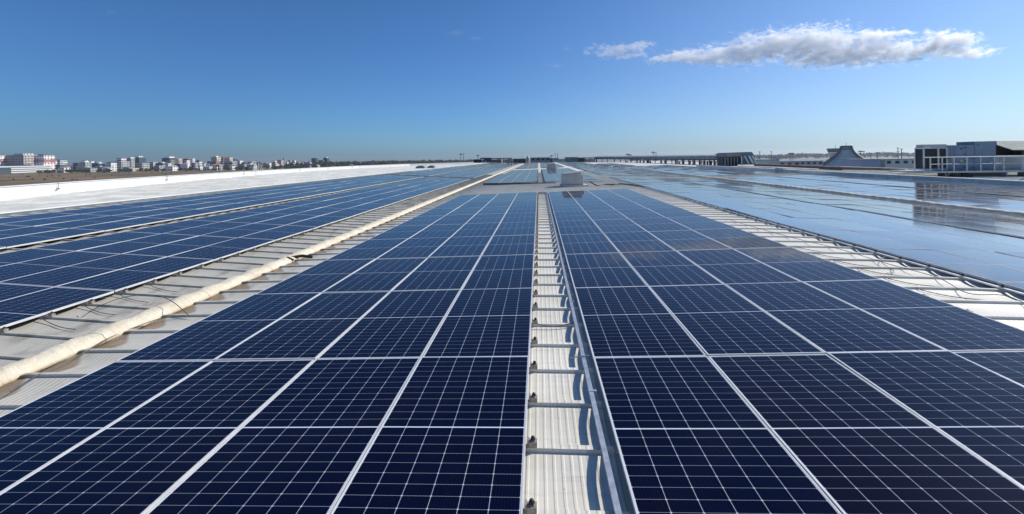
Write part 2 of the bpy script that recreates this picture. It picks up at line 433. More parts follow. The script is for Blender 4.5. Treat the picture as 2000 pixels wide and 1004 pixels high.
def segs(*cuts): return cuts
BLOCKS = {
 'L': dict(x=-.117 - 4 * W, z=zL, ph=4.375, ys=[(-1, 25.2), (34.6, 73.9), (83, 121), (130, 160)], near=1,
           txt='left of central gap', order=-1, grp='panels left of the central gap'),
 'R': dict(x=.521, z=zR, ph=4.375, ys=[(-1, 25.2), (34.6, 73.9), (83, 121), (130, 160)],
           txt='right of central gap', order=1, grp='panels right of the central gap'),
 'A': dict(x=-7.53 - 4 * W, z=zA, ph=4.714, ys=[(-3, 46.2), (47.2, 95), (96, 160)],
           txt='left of cream duct', order=-1, grp='panels left of the cream duct'),
 'A2': dict(x=-12.75 - 4 * W, z=zA, ph=4.714, ys=[(-3, 46.2), (47.2, 95), (96, 160)],
           txt='in parapet side array', order=-1, grp='panels nearest the white parapet'),
 'B': dict(x=6.8, z=zB, ph=6.75, ys=[(-3, 42.6), (43.6, 91), (92, 160)],
           txt='right of pale walkway', order=1, grp='panels right of the right walkway'),
 'B2': dict(x=11.75, z=zB, ph=6.75, ys=[(-3, 42.6), (43.6, 91), (92, 160)],
           txt='in second array right of walkway', order=1, grp='panels of the second array on the right'),
 'B3': dict(x=17.0, z=zB3, ph=6.75, ys=[(-3, 42.6), (43.6, 91), (92, 130)],
           txt='in third array right of walkway', order=1, grp='panels of the third array on the right'),
 'B4': dict(x=22.1, z=zB3, ph=6.75, ys=[(-3, 42.6), (43.6, 91)],
           txt='in array beside grey kerb', order=1, grp='panels of the array beside the grey kerb'),
}
allp = []
for bk, B in BLOCKS.items():
    for c in range(4):
        xc = B['x'] + (c + .5) * W
        colno = c + 1 if B['order'] > 0 else 4 - c
        j = -6
        y = B['ph'] - 6 * LP
        while y < 165:
            for (ya, yb) in B['ys']:
                ph = y
                if ya - .05 <= y and y + LP <= yb + .15:
                    tilt = math.atan((B['z'](xc + .5) - B['z'](xc - .5)))
                    big = 1.0 if bk in ('L', 'R', 'A', 'A2') else 1.9
                    rx = random.gauss(0, .0030) * big; ry = random.gauss(0, .0030) * big
                    Mx = Matrix.Translation((xc + random.gauss(0, .0012), y + LP / 2 + random.gauss(0, .0022), CAMZ + B['z'](xc) + random.gauss(0, .0015))) @ Matrix.Rotation(-tilt + ry, 4, 'Y') @ Matrix.Rotation(rx, 4, 'X')
                    cs = [proj(Mx @ Vector((sx * PW / 2, sy * PL / 2, 0))) for sx, sy in ((-1, -1), (1, -1), (1, 1), (-1, 1))]
                    area = 0; vis = False
                    if all(cs):
                        q = [(min(2000, max(0, p[0])), min(1004, max(0, p[1]))) for p in cs]
                        area = abs(sum(q[i][0] * q[(i + 1) % 4][1] - q[(i + 1) % 4][0] * q[i][1] for i in range(4))) / 2
                    elif any(cs):
                        area = 0
                    allp.append((area, bk, colno, y, Mx))
            y += LP
allp.sort(key=lambda t: -t[0])
ind = [t for t in allp[:300] if t[0] > 0]
rest = allp[len(ind):]
rowmin = {}
for a_, bk, cn, y, Mx in ind: rowmin[bk] = min(rowmin.get(bk, 1e9), y)
first = True
for a_, bk, cn, y, Mx in ind:
    if first: o = proto; first = False
    else: o = copy_tree(proto)
    o.matrix_world = Mx
    if bk[0] == 'B':
        for ch in o.children:
            if ch.name.startswith('cell_glass'): ch.data = boosted_glass
    rown = round((y - rowmin[bk]) / LP) + 1
    tag(o, 'dark blue solar panel %s, %s column from it, %s row away' % (BLOCKS[bk]['txt'], nth(cn), nth(rown)) if bk not in ('A2', 'B2', 'B3', 'B4') else
        'blue solar panel %s, %s column in, %s row away' % (BLOCKS[bk]['txt'], nth(cn), nth(rown)), 'solar panel', BLOCKS[bk]['grp'])
pf = MB()
for a_, bk, cn, y, Mx in rest:
    T = (lambda MM: (lambda x, yy, z: MM @ Vector((x, yy, z))))(Mx)
    panel_frame(pf, T, 0, True)
    panel_glass(pf, T, 2 if bk[0] == 'B' else 1)
tag(pf.build('solar_panel_field', [M['frame'], M['pv'], M['pvboosted']]), 'far rows of blue solar panels covering the roof towards the horizon', 'solar panels', kind='stuff')

# ------------------------------------------------------------------ seam clamps
def clamp_proto():
    o = empty('seam_clamp')
    b = MB(); b.box(-.035, .035, -.030, .030, -.012, .032); b.box(-.05, -.035, -.024, .024, .012, .050)
    b.box(-.016, .016, -.016, .016, .032, .042)
    b.build('clamp_block', M['clamp'], o)
    t = MB(); t.tube([(.0, 0, .042), (.0, 0, .052)], .021, 6); t.tube([(0, 0, .052), (0, 0, .060), (0, 0, .068), (0, 0, .072)], [.019, .019, .014, .006], 8); t.build('bolt', M['bolt'], o)
    return o
cp = clamp_proto(); used = False
def seams(y0, y1): 
    k = math.ceil((y0 - SEAM0) / SEAM); out = []
    while SEAM0 + SEAM * k < y1: out.append(SEAM0 + SEAM * k); k += 1
    return out
def put_clamps(X, y0, y1, rz, desc, group):
    global used
    for i, y in enumerate(seams(y0, y1)):
        o = cp if not used else copy_tree(cp); used = True
        o.location = (X, y, CAMZ + zroof(X) + .070 + .0104); o.rotation_euler = (0, 0, rz); o.scale = (.86, .86, .86)
        tag(o, '%s, %s from the front' % (desc, nth(i + 1)), 'clamp', group)
put_clamps(-.072, 2.4, 24.6, 0, 'rusty seam clamp with black bolt, left edge of central gap', 'clamps along the left edge of the central gap')
put_clamps(5.125, 5.4, 13, math.pi, 'small dark clamp on near edge of pale walkway', 'clamps at the pale walkway')
put_clamps(6.70, 6.4, 20, math.pi, 'dark clamp on far edge of pale walkway', 'clamps under the raised panel edge')
put_clamps(-7.46, 5.2, 15, 0, 'dark clamp under bright panel edge left of cream duct', 'clamps left of the cream duct')

# ------------------------------------------------------------------ cable trays
tr = empty('cable_tray', (.435, 0, CAMZ + zroof(.4) + .112))
b = MB(); b.box(-.019, .019, 1.2, 25.1, 0, .004); b.box(-.019, -.016, 1.2, 25.1, -.022, 0, skip=('t',)); b.box(.016, .019, 1.2, 25.1, -.022, 0, skip=('t',)); b.build('tray_cover', M['galv'], tr)
for yy in (3.78, 6.1, 8.4, 10.7, 13.0, 15.3, 17.6, 19.9):
    q = MB(); q.box(-.026, .05, yy - .012, yy + .012, .005, .009); q.box(.04, .05, yy - .012, yy + .012, -.05, .005, skip=('t',)); q.build('clip', M['galv'], tr)
for yy in seams(2.4, 25):
    q = MB(); q.box(-.008, .008, yy - .012, yy + .012, -.056, -.031); q.build('support', M['galv'], tr)
tag(tr, 'narrow galvanised cable tray along right side of the central gap', 'cable tray')
tr2 = empty('cable_tray', (6.70, 0, CAMZ + zB(6.8)))
b = MB(); b.box(-.035, .015, -2, 42.4, -.034, -.030); b.box(-.035, -.032, -2, 42.4, -.052, -.034); b.box(.012, .015, -2, 42.4, -.052, -.034); b.build('tray_cover', M['galv'], tr2)
tag(tr2, 'bright cable tray along the raised panel edge beside pale walkway', 'cable tray')
# frame that closes the far end of the gap
gfo = MB(); gfo.tube([(-.02, 25.3, CAMZ - 2.10), (.46, 25.3, CAMZ - 2.10)], .02, 8); gfo.tube([(-.02, 24.4, CAMZ - 2.10), (.46, 24.4, CAMZ - 2.10)], .02, 8)
gfo.tube([(-.02, 24.4, CAMZ - 2.10), (-.02, 25.3, CAMZ - 2.10)], .02, 8); gfo.tube([(.46, 24.4, CAMZ - 2.10), (.46, 25.3, CAMZ - 2.10)], .02, 8)
for xx in (-.02, .46):
    for yy in (24.4, 25.3): gfo.tube([(xx, yy, CAMZ + zroof(xx) + .0), (xx, yy, CAMZ - 2.10)], .012, 6)
tag(gfo.build('pipe_frame', M['cable']), 'small dark pipe frame closing the far end of central gap', 'frame')
for X, txt in ((-.12, 'left'), (.50, 'right')):
    q = MB(); q.box(X - .06, X + .03, 34.7, 73.5, CAMZ + zroof(X) + .07, CAMZ + zroof(X) + .14)
    tag(q.build('cable_trunking', M['cable']), 'dark cable trunking on the %s side of the gap beyond the vent' % txt, 'trunking')

# ------------------------------------------------------------------ cream duct in the valley
def duct(x0=-5.86, fat=.165, tall=.150, y0=-2.0, y1=158):
    rows = []; n = 20; y = y0
    zb = CAMZ + zroof(x0) - .01
    ys = []
    while y < y1: ys.append(y); y += .115 if y < 45 else .6
    for y in ys:
        ph = (y - SEAM0) / SEAM
        lump = .022 * math.cos(2 * math.pi * ph) if y < 45 else 0
        big = .03 * math.sin(y * 1.3) + .02 * math.sin(y * 2.9 + 1)
        r = []
        for j in range(n):
            t = math.pi * 2 * j / n
            cx = math.cos(t); sz = math.sin(t)
            rad = fat + lump * .5 + random.gauss(0, .004)
            hh = tall + lump * .4 + random.gauss(0, .004) + big * .2
            wob = .18 * big
            # flattened where it rests on the roof
            zz = max(0, .55 + .45 * sz) if sz < 0 else .55 + .45 * sz
            zz = .5 + .5 * sz
            r.append((x0 + wob + rad * cx * (1 if sz > 0 else 1.12), y, zb + hh * 1.25 * zz))
        rows.append(r)
    b = MB(); b.grid(rows, closed=True); b.poly(rows[0]); b.poly(rows[-1][::-1]); return b
du = empty('cream_duct', (0, 0, 0))
duct().build('membrane_cover', M['duct'], du)
tag(du, 'rust stained cream covered duct running along the valley of the roof', 'duct')
tag(duct(16.68, .17, .19, -2, 90).build('cream_duct', M['duct']), 'second cream covered duct in the valley between the right arrays', 'duct')
# black scrap beside the duct
q = MB()
p = at(562, 513, Z=CAMZ - 2.34)
q.tube([(p.x - .12, p.y - .1, CAMZ + zroof(p.x) + .08), (p.x, p.y, CAMZ + zroof(p.x) + .1), (p.x + .12, p.y + .02, CAMZ + zroof(p.x) + .07)], [.05, .085, .05], 8)
q.tube([(p.x - .05, p.y + .05, CAMZ + zroof(p.x) + .13), (p.x + .2, p.y + .25, CAMZ + zroof(p.x) + .14), (p.x + .42, p.y + .3, CAMZ + zroof(p.x) + .1)], .035, 8)
tag(q.build('black_scrap', M['bolt']), 'crumpled black scrap lying against the right side of cream duct', 'scrap')

# ------------------------------------------------------------------ loose cables
def cable(pts, label, r=.006, lift=.07, mat='wire'):
    P = []
    n = len(pts)
    for i in range(n - 1):
        p0 = Vector(pts[max(i - 1, 0)]); p1 = Vector(pts[i]); p2 = Vector(pts[i + 1]); p3 = Vector(pts[min(i + 2, n - 1)])
        for k in range(6):
            t = k / 6
            P.append(.5 * ((2 * p1) + (-p0 + p2) * t + (2 * p0 - 5 * p1 + 4 * p2 - p3) * t * t + (-p0 + 3 * p1 - 3 * p2 + p3) * t ** 3))
    P.append(Vector(pts[-1]))
    q = [(p.x, p.y, CAMZ + zroof(p.x) + (p.z if p.z else lift)) for p in P]
    b = MB(); b.tube(q, r, 6); return tag(b.build('cable', M[mat]), label, 'cable')
def on(x, y, h=0, z=None):
    p = at(x, y, Z=CAMZ - 2.3 if x < 900 else CAMZ - 2.02); return (p.x, p.y, h)
cable([on(150, 612), on(200, 605, .2), on(262, 606, .38), on(320, 608, .3), on(372, 622, .06)], 'thin black cable looping over the cream duct')
cable([on(20, 770), on(90, 728), on(160, 695), on(215, 660), on(300, 628), on(360, 620)], 'thin black cable trailing between cream duct and left panels')
cable([on(1660, 495), on(1740, 520), on(1830, 545), on(1890, 577), on(1960, 580), on(2010, 600)], 'thin black cable wandering along the pale right walkway')
cable([on(1420, 430), on(1480, 448), on(1560, 470), on(1620, 484), on(1660, 495)], 'thin cable on the far stretch of the pale right walkway')
cable([(5.6, 7.2, .09), (5.95, 7.5, .05), (6.2, 8.1, .07), (6.5, 8.4, .1)], 'short cable curling towards the raised panel edge at the walkway')
for i, y in enumerate(seams(6.5, 10)):
    cable([(5.5, y - .03, .06), (5.52, y - .10, .045), (5.75, y - .28, .02), (6.0, y - .50, .045)], 'short slack cable crossing one pan of the pale walkway, %s from the front' % nth(i + 1), .006)
cable([(-.1, 5.35, .10), (.15, 5.33, .06), (.42, 5.38, .10)], 'thin cable crossing the central gap between two seams', .006)
cable([(.30, 4.42, .10), (.40, 4.42, .12), (.5, 4.42, .13)], 'short pale wire under the cable tray near the front', .006, mat='galv')
for i, y in enumerate(seams(5.0, 7.2)):
    cable([(-6.75, y + .3, .03), (-7.0, y + .33, .03), (-7.3, y + .42, .04), (-7.6, y + .5, .09)], 'slack cable below the bright panel edge left of cream duct, %s from the front' % nth(i + 1), .006)

# ------------------------------------------------------------------ roof vents in the central aisle
def vent(name, px0, px1, ybase, ytop, Y, label):
    p0 = at(px0, ybase, Y=Y); p1 = at(px1, ybase, Y=Y)
    w = p1.x - p0.x; zb = CAMZ + zroof((p0.x + p1.x) / 2)
    h = at(px0, ytop, Y=Y).z - zb
    o = empty(name, (p0.x, Y, zb))
    d = w * .95
    b = MB(); b.box(-.12, w + .35, -.12, d + .12, 0, .17); b.build('kerb', M['concrete'], o)
    b = MB(); b.box(0, w, 0, d, .171, h * .80)
    b.build('body', M['ventgrey'], o)
    b = MB()   # sloping lid with a thin overhang
    zl = h * .80 + .003; zr = h * 1.0
    for dz, xx in ((0, 0),):
        P = [(.08, -.07, zl + .10), (w - .12, -.07, zr), (w - .12, d + .07, zr), (.08, d + .07, zl + .10)]
        Q = [(x, y, z - .05) for x, y, z in P]
        b.poly(P); b.poly(Q[::-1])
        for i in range(4): b.poly([Q[i], Q[(i + 1) % 4], P[(i + 1) % 4], P[i]])
    b.build('lid', M['ventgrey'], o)
    b = MB()   # triangular cheek carrying the lid
    P = [(.06, .02, zl), (w - .14, .02, zl), (w - .14, .02, zr - .06), (.10, .02, zl + .045)]
    Q = [(x, d - .02, z) for x, y, z in P]
    b.poly(P); b.poly(Q[::-1])
    for i in range(4): b.poly([P[i], Q[i], Q[(i + 1) % 4], P[(i + 1) % 4]][::-1])
    b.build('cheek', M['ventgrey'], o)
    b = MB(); b.box(w + .002, w + .05, .1, d - .1, .3, h * .72); b.build('side_louvre', M['white'], o)
    return tag(o, label, 'roof vent')
vent('roof_vent', 1098.5, 1139, 365.0, 336, 29.6, 'grey box vent with sloping lid on a white kerb beyond near panels')
vent('roof_vent', 1069, 1086, 330, 319, 76.0, 'smaller grey box vent far down the central aisle')
cable([(3.55, 29.8, .35), (4.0, 29.4, .08), (4.6, 29.9, .08), (5.1, 29.5, .1), (5.7, 29.9, .12), (6.4, 28.6, .1), (6.75, 27.5, .08)], 'thick black conduit snaking from box vent to right walkway', .045, mat='cable')
q = MB(); q.box(-4.6, 1.35, 34.35, 34.45, CAMZ - 2.22, CAMZ - 2.05); tag(q.build('dark_strip', M['cable']), 'black painted-shade strip across the aisle in front of second panel block', 'trunking')  # black strip stands in for the shaded front edge of the panels
q = MB(); q.box(3.3, 6.4, 33.6, 33.7, CAMZ - 2.14, CAMZ - 1.98); tag(q.build('dark_strip', M['cable']), 'black painted-shade strip right of the box vent towards right walkway', 'trunking')  # same panel-edge shade, built as a black strip on the right
q = MB(); q.box(.35, 1.35, 29.2, 29.3, CAMZ - 2.25, CAMZ - 2.12); tag(q.build('dark_strip', M['cable']), 'short dark strip on the aisle floor left of box vent', 'trunking')  # low black strip on the floor beside the vent

# ------------------------------------------------------------------ parapet and things on it
HB = 1.84
PB = [(-140, 410, .70), (0, 393, .70), (100, 381.5, .68), (200, 370.5, .66), (300, 360.5, .63), (400, 351, .60), (500, 342.5, .58), (600, 335, .55), (700, 328.8, .55), (800, 324.6, .6), (880, 322.4, .65), (925, 321.2, .7)]
par = []
for x, y, h in PB:
    p = at(x, y, Z=CAMZ - HB); p.z = 0; par.append((p, h))
b = MB(); topz = []
rows = []
for i, (p, h) in enumerate(par):
    d = (par[min(i + 1, len(par) - 1)][0] - par[max(i - 1, 0)][0]).normalized(); nrm = Vector((-d.y, d.x, 0))
    z0 = CAMZ - HB - .05; z1 = CAMZ - HB + h
    q0 = p; q1 = p + nrm * .35
    rows.append([(q0.x, q0.y, z0), (q0.x, q0.y, z1), (q1.x, q1.y, z1), (q1.x, q1.y, z0)])
b.grid(rows, smooth=False, closed=True)
pw = empty('parapet_wall'); b.build('wall', M['white'], pw)
b = MB(); rows = []
for i, (p, h) in enumerate(par):
    d = (par[min(i + 1, len(par) - 1)][0] - par[max(i - 1, 0)][0]).normalized(); nrm = Vector((-d.y, d.x, 0))
    z1 = CAMZ - HB + h; q0 = p - nrm * .05; q1 = p + nrm * .4
    rows.append([(q0.x, q0.y, z1 + .003), (q0.x, q0.y, z1 + .04), (q1.x, q1.y, z1 + .04), (q1.x, q1.y, z1 + .003)])
b.grid(rows, smooth=False, closed=True); b.build('coping', M['white'], pw)
tag(pw, 'long white parapet wall curving along the left edge of roof', 'parapet')
def par_at(px):
    for (x0, y0, h0), (x1, y1, h1), (p0, _), (p1, _) in zip(PB, PB[1:], par, par[1:]):
        if x0 <= px <= x1:
            t = (px - x0) / (x1 - x0)
            p = at(px, y0 + (y1 - y0) * t, Z=CAMZ - HB); d = (p1 - p0).normalized()
            return p, h0 + (h1 - h0) * t, Vector((-d.y, d.x, 0)), d
for i, (px, top) in enumerate(((110, 338), (324, 333), (475, 322), (585, 330), (640, 328), (688, 322))):
    p, h, nrm, d = par_at(px); z0 = CAMZ - HB + h * .55
    ztop = at(px, top, D=(p - Vector((0, 0, CAMZ))).dot(fwd)).z
    o = empty('lightning_rod', (p.x, p.y, z0))
    q = MB(); base = Vector((0, 0, 0)) - nrm * .10; q.tube([base, base + Vector((0, 0, max(.4, ztop - z0)))], [.014, .010], 6); q.build('rod', M['mast'], o)
    q = MB(); q.tube([base + Vector((0, 0, .02)), base * .2 + Vector((0, 0, .02))], .02, 6); q.tube([base - d * .12 + Vector((0, 0, -.05)), base + d * .12 + Vector((0, 0, -.0))], .025, 6); q.build('bracket', M['mast'], o)
    tag(o, ['thin lightning rod on white parapet, nearest the left edge of photo', 'thin lightning rod on the parapet, in front of distant brown field', 'lightning rod on the parapet just left of white ladder', 'short rod on the parapet just right of white ladder', 'short rod on parapet below the twin dark towers', 'short rod on the parapet, farthest of the row'][i], 'lightning rod', 'lightning rods along the parapet')
# white crossover ladder over the parapet
p, h, nrm, d = par_at(500); o = empty('crossover_ladder', (p.x, p.y, CAMZ - HB))
Lw = .0
def tb(pts, r=.03, name='handrail'):
    q = MB(); q.tube([nrm * a_ + d * b_ + Vector((0, 0, c2)) for a_, b_, c2 in pts], r, 6); q.build(name, M['white'], o)
for side in (-.35, .35):
    tb([(-.15, side, .0), (-.15, side, h + 1.0), (.15, side + .05, h + 1.1), (.6, side, h + .35)])
    tb([(-.15, side - .9 if side < 0 else side + 1.5, .55), (-.15, side - .45 if side < 0 else side + .5, h + .75), (-.15, side, h + 1.0)])
    tb([(-.15, side - .5 if side < 0 else side + 1.0, .5), (-.15, side - .2 if side < 0 else side + .3, h + .5), (-.15, side, h + .6)], .025)
for k in range(5): tb([(-.15, -.35, .15 + .27 * k), (-.15, .35, .15 + .27 * k)], .018, 'rung')
tag(o, 'white tubular ladder with handrails climbing over the parapet', 'ladder')
# two arched rooflights near the far end of the parapet
for px0, px1, yb, yt, lab in ((811, 831, 329, 323.5, 'left one of two low arched rooflights against the white parapet'), (834, 850, 328.5, 323.2, 'right one of two low arched rooflights against the white parapet')):
    p0 = at(px0, yb, Z=CAMZ - HB); p1 = at(px1, yb, D=(p0 - Vector((0, 0, CAMZ))).dot(fwd)); h = at(px0, yt, D=(p0 - Vector((0, 0, CAMZ))).dot(fwd)).z - (CAMZ - HB)
    wd = (p1 - p0).length; o = empty('arched_rooflight', (p0.x, p0.y, CAMZ - HB))
    b = MB(); arc = [(wd * (.5 - .5 * math.cos(t)), h * math.sin(t)) for t in [math.pi * k / 10 for k in range(11)]]
    b.grid([[(x, 0, z) for x, z in arc], [(x, 2.5, z) for x, z in arc]]); b.build('vault', M['ventgrey'], o)
    b = MB(); b.poly([(x, .02, z) for x, z in arc]); b.poly([(x, 2.48, z) for x, z in arc[::-1]]); b.build('end_panel', M['steelgrey'], o)
    b = MB(); b.box(wd * .86, wd * 1.06, -.1, .3, 0, h * .5); b.build('end_cap', M['white'], o)
    tag(o, lab, 'rooflight', 'arched rooflights by the parapet')
# white ridge flashing between the walkway and array
q = MB(); q.box(-19.15, -18.95, -3, 100, CAMZ - 1.715, CAMZ - 1.675); 
q.box(-19.10, -19.06, -3, 100, CAMZ - 1.86, CAMZ - 1.716)
tag(q.build('ridge_flashing', M['white']), 'white raised flashing strip between parapet walkway and solar array', 'flashing')

# grey kerb at the right edge of the roof
KB = [(26.98, -3), (26.98, 45), (27.4, 60), (27.6, 76)]
rows = []
for x, y in KB: rows.append([(x, y, CAMZ - 2.2), (x, y, CAMZ - 1.72), (x + .35, y, CAMZ - 1.72), (x + .35, y, CAMZ - 2.2)])
q = MB(); q.grid(rows, closed=True, smooth=False); tag(q.build('roof_kerb', M['upstand']), 'lilac grey kerb along the right edge of the panel field', 'kerb')
# ------------------------------------------------------------------ plant on the right-hand roof
pz = at(1885, 346.5, Z=CAMZ - 2.12); YH_ = pz.y
def hx(px, Y=None): return at(px, 315, Y=Y or YH_).x
def hz(px, py, Y=None): return at(px, py, Y=Y or YH_).z
zdeck = hz(1890, 334)
def hbox(mb, a, b, ytop, ybot, y0, y1, mi=0):
    mid = (a + b) / 2
    return mb.box(hx(a), hx(b), YH_ + y0, YH_ + y1, hz(mid, ybot) if ybot else zdeck + .06, hz(mid, ytop), mi)
cu = empty('condenser_unit', (0, 0, 0))
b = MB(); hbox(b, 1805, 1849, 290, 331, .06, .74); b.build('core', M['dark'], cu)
b = MB()
for a_, c2 in ((1803.5, 1806.5), (1831.5, 1835), (1848.5, 1851)): hbox(b, a_, c2, 288.2, 332, 0, .06)
hbox(b, 1806.5, 1848.5, 288, 290.2, .003, .055); hbox(b, 1806.5, 1848.5, 329.5, 332, .003, .055)
hbox(b, 1803.5, 1805.2, 288.2, 332, .745, .80); hbox(b, 1803.5, 1805, 288, 290, .062, .744); hbox(b, 1803.5, 1805, 329.5, 332, .062, .744)
b.build('frame', M['rail'], cu)
for a_, c2 in ((1807, 1831), (1835.5, 1848)):
    b = MB(); n = 22
    z0, z1 = hz(1820, 329), hz(1820, 291)
    for k in range(n): b.box(hx(a_), hx(c2), YH_ + .03, YH_ + .055, z0 + (z1 - z0) * k / n, z0 + (z1 - z0) * (k + .35) / n)
    b.build('coil_guard', M['dark'], cu)
b = MB(); hbox(b, 1805, 1850.5, 282, 287.6, .05, .72); b.build('fan_deck', M['unitlight'], cu)
tag(cu, 'grey condenser unit with three tall dark coil grilles on platform', 'condenser')
ah = empty('air_handling_unit')
b = MB(); hbox(b, 1851.5, 1903.7, 283.3, 332, .02, 1.5); b.build('casing', M['unit'], ah)
b = MB(); hbox(b, 1904, 1945, 276, 332, 0, 1.5); b.build('tall_section', M['unit'], ah)
b = MB(); hbox(b, 1945.5, 2065, 303.5, 332, .04, 1.5); b.build('lower_panel', M['unitlight'], ah)
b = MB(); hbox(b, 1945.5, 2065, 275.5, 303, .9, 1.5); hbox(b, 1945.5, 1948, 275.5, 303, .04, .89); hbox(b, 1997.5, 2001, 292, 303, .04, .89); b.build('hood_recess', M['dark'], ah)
b = MB()
P = [(hx(1949), YH_ + .9, hz(1950, 274.6)), (hx(2065), YH_ + .9, hz(2065, 274)), (hx(2065), YH_ - .35, hz(2065, 292)), (hx(1968), YH_ - .35, hz(1968, 292.5))]
Q = [(x, y, z - .04) for x, y, z in P]; b.poly(P[::-1]); b.poly(Q)
for i in range(4): b.poly([P[i], P[(i + 1) % 4], Q[(i + 1) % 4], Q[i]])
b.build('intake_hood', simple('pale_green_hood', (.50, .52, .45), .95, 0, .1, 2), ah)
for a_ in (1857, 1863, 1866, 1888, 1912, 1925):
    b = MB(); hbox(b, a_, a_ + .35, 286, 331, .0 - .004, .018); b.build('panel_joint', M['steelgrey'], ah)
for a_, y_ in ((1884.5, 288), (1878, 290.5), (1884.8, 301), (1884.3, 313.6), (1883.5, 326.5), (1899, 309.5), (1900, 327), (1910, 283), (1929, 318), (1852.5, 310)):
    b = MB(); hbox(b, a_ - 1.1, a_ + 1.1, y_ - .8, y_ + .8, -.05, .015); b.build('handle', M['dark'], ah)
b = MB(); hbox(b, 1875, 1882, 313, 316, -.005, .015); b.build('notice', simple('pale_notice', (.55, .55, .30), .6), ah)
for a_, c2 in ((1953, 1988), (2004, 2060)):
    b = MB()
    for k in range(9): hbox(b, a_, c2, 307 + k * 2.7, 308.4 + k * 2.7, -.01, .035)
    b.build('louvre', M['unitlight'], ah)
tag(ah, 'blue grey air handling unit with tall section and sloping intake hood', 'air handler')
pf_ = empty('service_platform')
b = MB(); b.box(hx(1785), hx(2075), YH_ - .85, YH_ + 2.5, zdeck - .10, zdeck + .05); b.build('deck', M['unitlight'], pf_)
for a_, c2, d0 in ((1833, 1837, -.4), (1849, 1855, -.4), (1876, 1887, -.5), (1897, 1903, 1), (1943, 1946, -.8), (1984, 1990, -.6), (2010, 2016, 0)):
    b = MB(); b.box(hx(a_), hx(c2), YH_ + d0, YH_ + d0 + .5, CAMZ - 2.12, zdeck - .103); b.build('support', M['steelgrey'] if a_ > 1880 else M['dark'], pf_)
b = MB(); b.tube([(hx(1838), YH_ - .3, CAMZ - 2.05), (hx(1849), YH_ - .3, zdeck - .12)], .05, 6); b.build('brace', M['rail'], pf_)
tag(pf_, 'pale raised steel platform carrying the rooftop units', 'platform')
rl = empty('platform_railing')
yr = YH_ - .8; zt = hz(1890, 306.5, yr); zm = hz(1890, 320, yr); zb_ = zdeck + .055
for a_ in (1786, 1817, 1840, 1863, 1888, 1915, 1942, 1960, 1997, 2030, 2070):
    b = MB(); b.box(hx(a_, yr) - .035, hx(a_, yr) + .035, yr - .03, yr + .03, zb_, zt - .033); b.build('post', M['rail'], rl)
b = MB(); b.tube([(hx(1806, yr), yr, zt), (hx(2075, yr), yr, zt)], .03, 6); b.build('top_rail', M['rail'], rl)
b = MB(); b.tube([(hx(1817, yr), yr - .002, zm), (hx(2075, yr), yr - .002, zm)], .022, 6); b.build('middle_rail', M['rail'], rl)
tag(rl, 'pale grey guard railing in front of the rooftop units', 'railing')
q = MB(); a0 = at(1908, 345, Z=CAMZ - 2.1); q.box(a0.x, a0.x + 2.6, a0.y + .6, a0.y + 1.6, CAMZ - 2.12, CAMZ - 1.80); tag(q.build('plinth', M['concrete']), 'low beige concrete plinth under the platform', 'plinth')
p0 = at(1976, 358.5, Z=CAMZ - 1.95); q = MB(); q.tube([(p0.x, p0.y, CAMZ - 2.0), (p0.x + .5, p0.y + .1, CAMZ - 1.80), (p0.x + 1.1, p0.y + .2, CAMZ - 1.55), (p0.x + 2, p0.y + .2, CAMZ - 1.45)], .04, 6)
tag(q.build('cable', M['cable']), 'black cable rising over the grey kerb below the platform', 'cable')
for i, (a_, c2, yt, yb, D) in enumerate(((1520, 1553, 327.6, 331.5, 47), (1752, 1772, 337.5, 340.3, 37), (1779, 1800, 337, 340.5, 37))):
    p0 = at(a_, yb, D=D); p1 = at(c2, yb, D=D); h = at(a_, yt, D=D).z
    q = MB(); q.box(p0.x, p1.x, p0.y, p0.y + .6, CAMZ - 2.13, h)
    tag(q.build('white_upstand', M['white']), ['long white upstand on the roof right of sloping plant house', 'short white upstand left of the dark post near the platform', 'short white upstand under the left end of the platform'][i], 'upstand', 'white upstands on the right roof')
q = MB(); p0 = at(1774, 342, D=37.3); q.box(p0.x - .1, p0.x + .1, p0.y, p0.y + .2, CAMZ - 2.12, at(1774, 329, D=37.3).z); tag(q.build('roof_post', M['upstand']), 'short grey post between two white upstands near the platform', 'post')
# brown edged lower roof beyond the kerb
def strip(name, pts, thick, mt, lab, cat, depth=3):
    q = MB(); rows = []
    for px, yt, yb, D in pts:
        p = at(px, yt, D=D); z1 = p.z; z0 = at(px, yb, D=D).z if thick is None else z1 - thick
        rows.append([(p.x, p.y, z0), (p.x, p.y, z1), (p.x + depth * .5, p.y + depth, z1), (p.x + depth * .5, p.y + depth, z0)])
    q.grid(rows, closed=True, smooth=False); q.poly(rows[0]); q.poly(rows[-1][::-1])
    return tag(q.build(name, mt), lab, cat)
brown = simple('rust_brown_edge', (.13, .075, .065), .8, 0, .35, .8)
strip('roof_edge_beam', [(1472, 320.5, 324.5, 74), (1560, 323, 328, 61), (1645, 326.5, 333, 50)], None, brown, 'rust brown roof edge running towards the tent shaped building', 'roof edge')
strip('roof_edge_beam', [(1645, 326, 331, 52), (1720, 328, 333, 49), (1786, 330.5, 336, 44)], None, simple('tan_edge', (.24, .19, .14), .8, 0, .3, .8), 'tan roof edge passing in front of the tent shaped building', 'roof edge')
strip('low_parapet', [(1440, 323.8, 330, 59), (1500, 325.5, 332, 55), (1600, 330, 338, 44.5)], None, M['upstand'], 'lilac grey low parapet behind the long white upstand', 'parapet', 1)

